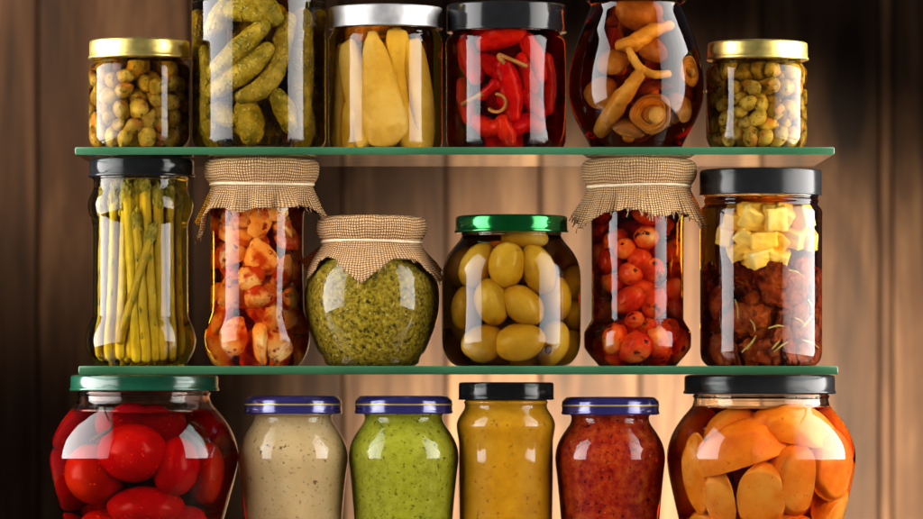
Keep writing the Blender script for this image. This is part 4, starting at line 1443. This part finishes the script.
apricot(688, 474, 20, 38, 14, (0, -.12, -.8), 'dark orange apricot piece against the left side of its jar', 0, 9, -.25)
apricot(702, 534, 32, 30, 15, (-1.2, .3, -.4), 'apricot half low at the left side of its jar', 0, 10, -.1)
for sx in (-1, 1):
    for y, r in ((440, 24), (484, 27), (532, 23)):
        v, f = apricot_mesh(r, r, r, y + sx, .1)
        thing('apricot_half', v, f, M['apricot'], (761 - CX + sx * (87 - r - (9 if y != 484 else 0)), 6, HZ - y), 'apricot half behind the front ones in the orange syrup', 'apricot piece', pg, rot=Euler((.3 * sx, y * .1, .9 * sx)))
for k, (x, y, dp) in enumerate(((730, 480, 36), (790, 490, 34), (760, 450, 40), (745, 515, 34), (712, 440, 22), (815, 440, 30), (700, 500, 26), (690, 455, 16), (775, 460, 30), (815, 490, 26))):
    apricot(x, y, 30, 26, 14, (rg.uniform(-1, 1), rg.uniform(-1, 1), rg.uniform(-1, 1)), 'apricot half behind the front ones in the orange syrup', dp, 20 + k)


# ================================================================ press everything that touches the glass against it
CONTENT = {'caper', 'gherkin', 'vegetable slice', 'chilli', 'stalk', 'mushroom', 'asparagus spear', 'garlic clove', 'olive', 'red pepper', 'cheese cube', 'dried tomato', 'herb needle', 'tomato', 'herb sprig', 'apricot piece'}


def press(o, mat, jar):
    me = o.data
    n = len(me.vertices)
    a = np.empty(n * 3, np.float32)
    me.vertices.foreach_get('co', a)
    A = np.c_[a.reshape(-1, 3).astype(float), np.ones(n)]
    Mx = np.array(mat)
    Wd = (A @ Mx.T)[:, :3] / K
    dx, dy, z = Wd[:, 0] - (jar.cx - CX), Wd[:, 1], Wd[:, 2] - TBL - jar.base
    z2 = np.clip(z, 3.4, jar.top - 1.0)
    lim = np.interp(z2, jar.zr, jar.rr) - 1.9
    rad = np.hypot(dx, dy) + 1e-6
    over = rad > lim
    if not over.any() and np.allclose(z, z2):
        return 0
    sc_ = np.where(over, lim / rad, 1)
    Wd[:, 0] = jar.cx - CX + dx * sc_
    Wd[:, 1] = dy * sc_
    Wd[:, 2] = z2 + TBL + jar.base
    L_ = (np.c_[Wd * K, np.ones(n)] @ np.linalg.inv(Mx).T)[:, :3]
    if me.users > 1:
        me = o.data = me.copy()
    me.vertices.foreach_set('co', L_.astype(np.float32).ravel())
    me.update()
    return float((rad - lim).max())


for o in list(COL.objects):
    if o.get('category') in CONTENT:
        p = o.location / K
        js = [q for q in JARS if q.base - 5 < p.z - TBL < q.base + q.top + 8]
        q = min(js, key=lambda t: abs(p.x - (t.cx - CX)))
        press(o, o.matrix_basis, q)
        for ch in o.children:
            press(ch, o.matrix_basis @ ch.matrix_basis, q)


# ---------------------------------------------------------------- light
w = bpy.data.worlds.new('World')
sc.world = w
w.use_nodes = True
w.node_tree.nodes['Background'].inputs[0].default_value = (0.9, 0.95, 1.0, 1)
w.node_tree.nodes['Background'].inputs[1].default_value = 0.05


def area(name, loc, target, sx, sy, power, col):
    l = bpy.data.lights.new(name, 'AREA')
    l.shape = 'RECTANGLE'; l.size = sx; l.size_y = sy; l.energy = power; l.color = col
    o = bpy.data.objects.new(name, l)
    COL.objects.link(o)
    l.spread = math.radians(130)
    o.location = loc
    d = (Vector(target) - Vector(loc)).normalized()
    # local X along the box depth, local Y up
    zax = -d
    yax = Vector((0, 0, 1))
    xax = yax.cross(zax).normalized()
    yax = zax.cross(xax)
    o.rotation_euler = Matrix((xax, yax, zax)).transposed().to_euler()
    return o


def spot(name, loc, target, power, size, blend, col, radius=.05):
    l = bpy.data.lights.new(name, 'SPOT')
    l.energy = power; l.spot_size = math.radians(size); l.spot_blend = blend; l.color = col; l.shadow_soft_size = radius
    o = bpy.data.objects.new(name, l)
    COL.objects.link(o)
    o.location = loc
    o.rotation_euler = (Vector(target) - Vector(loc)).to_track_quat('-Z', 'Y').to_euler()
    return o


ZB = (-92 + TBL) * K
area('softbox', (-.60, -.235, ZB + .42), (0, -.32, ZB + .42), .68, .84, 14.5, (1.0, .98, .97))
area('softbox', (.56, -.235, ZB + .42), (0, -.34, ZB + .42), .72, .84, 16, (1.0, .965, .93))
spot('background_spot', (.15, .60, .003), (.17, 1.14, .035), 132, 74, 1.0, (1.0, .88, .67), .008)
spot('background_spot', (-.75, .58, .62), (-.40, 1.14, .43), 34, 44, 1.0, (1.0, .82, .62))

# ---------------------------------------------------------------- camera
cam = bpy.data.cameras.new('camera')
co_ = bpy.data.objects.new('camera', cam)
COL.objects.link(co_)
co_.location = (0, -D * K, TBL * K)
co_.rotation_euler = (PI / 2, 0, 0)
cam.sensor_width = 36
cam.lens = 36 * D / 923
cam.shift_y = 120.5 / 923
cam.clip_end = 50
cam.dof.use_dof = True
cam.dof.focus_distance = (D - 40) * K
cam.dof.aperture_fstop = 9.5
sc.camera = co_

sc.render.engine = 'CYCLES'
cy = sc.cycles
cy.use_denoising = True
cy.max_bounces = 24
cy.transmission_bounces = 20
cy.transparent_max_bounces = 12
cy.glossy_bounces = 8
cy.diffuse_bounces = 4
cy.caustics_reflective = False
cy.caustics_refractive = True
cy.blur_glossy = 0.3
cy.sample_clamp_indirect = 12
cy.adaptive_threshold = 0.01
sc.view_settings.view_transform = 'Standard'
sc.view_settings.look = 'None'
sc.view_settings.exposure = 0
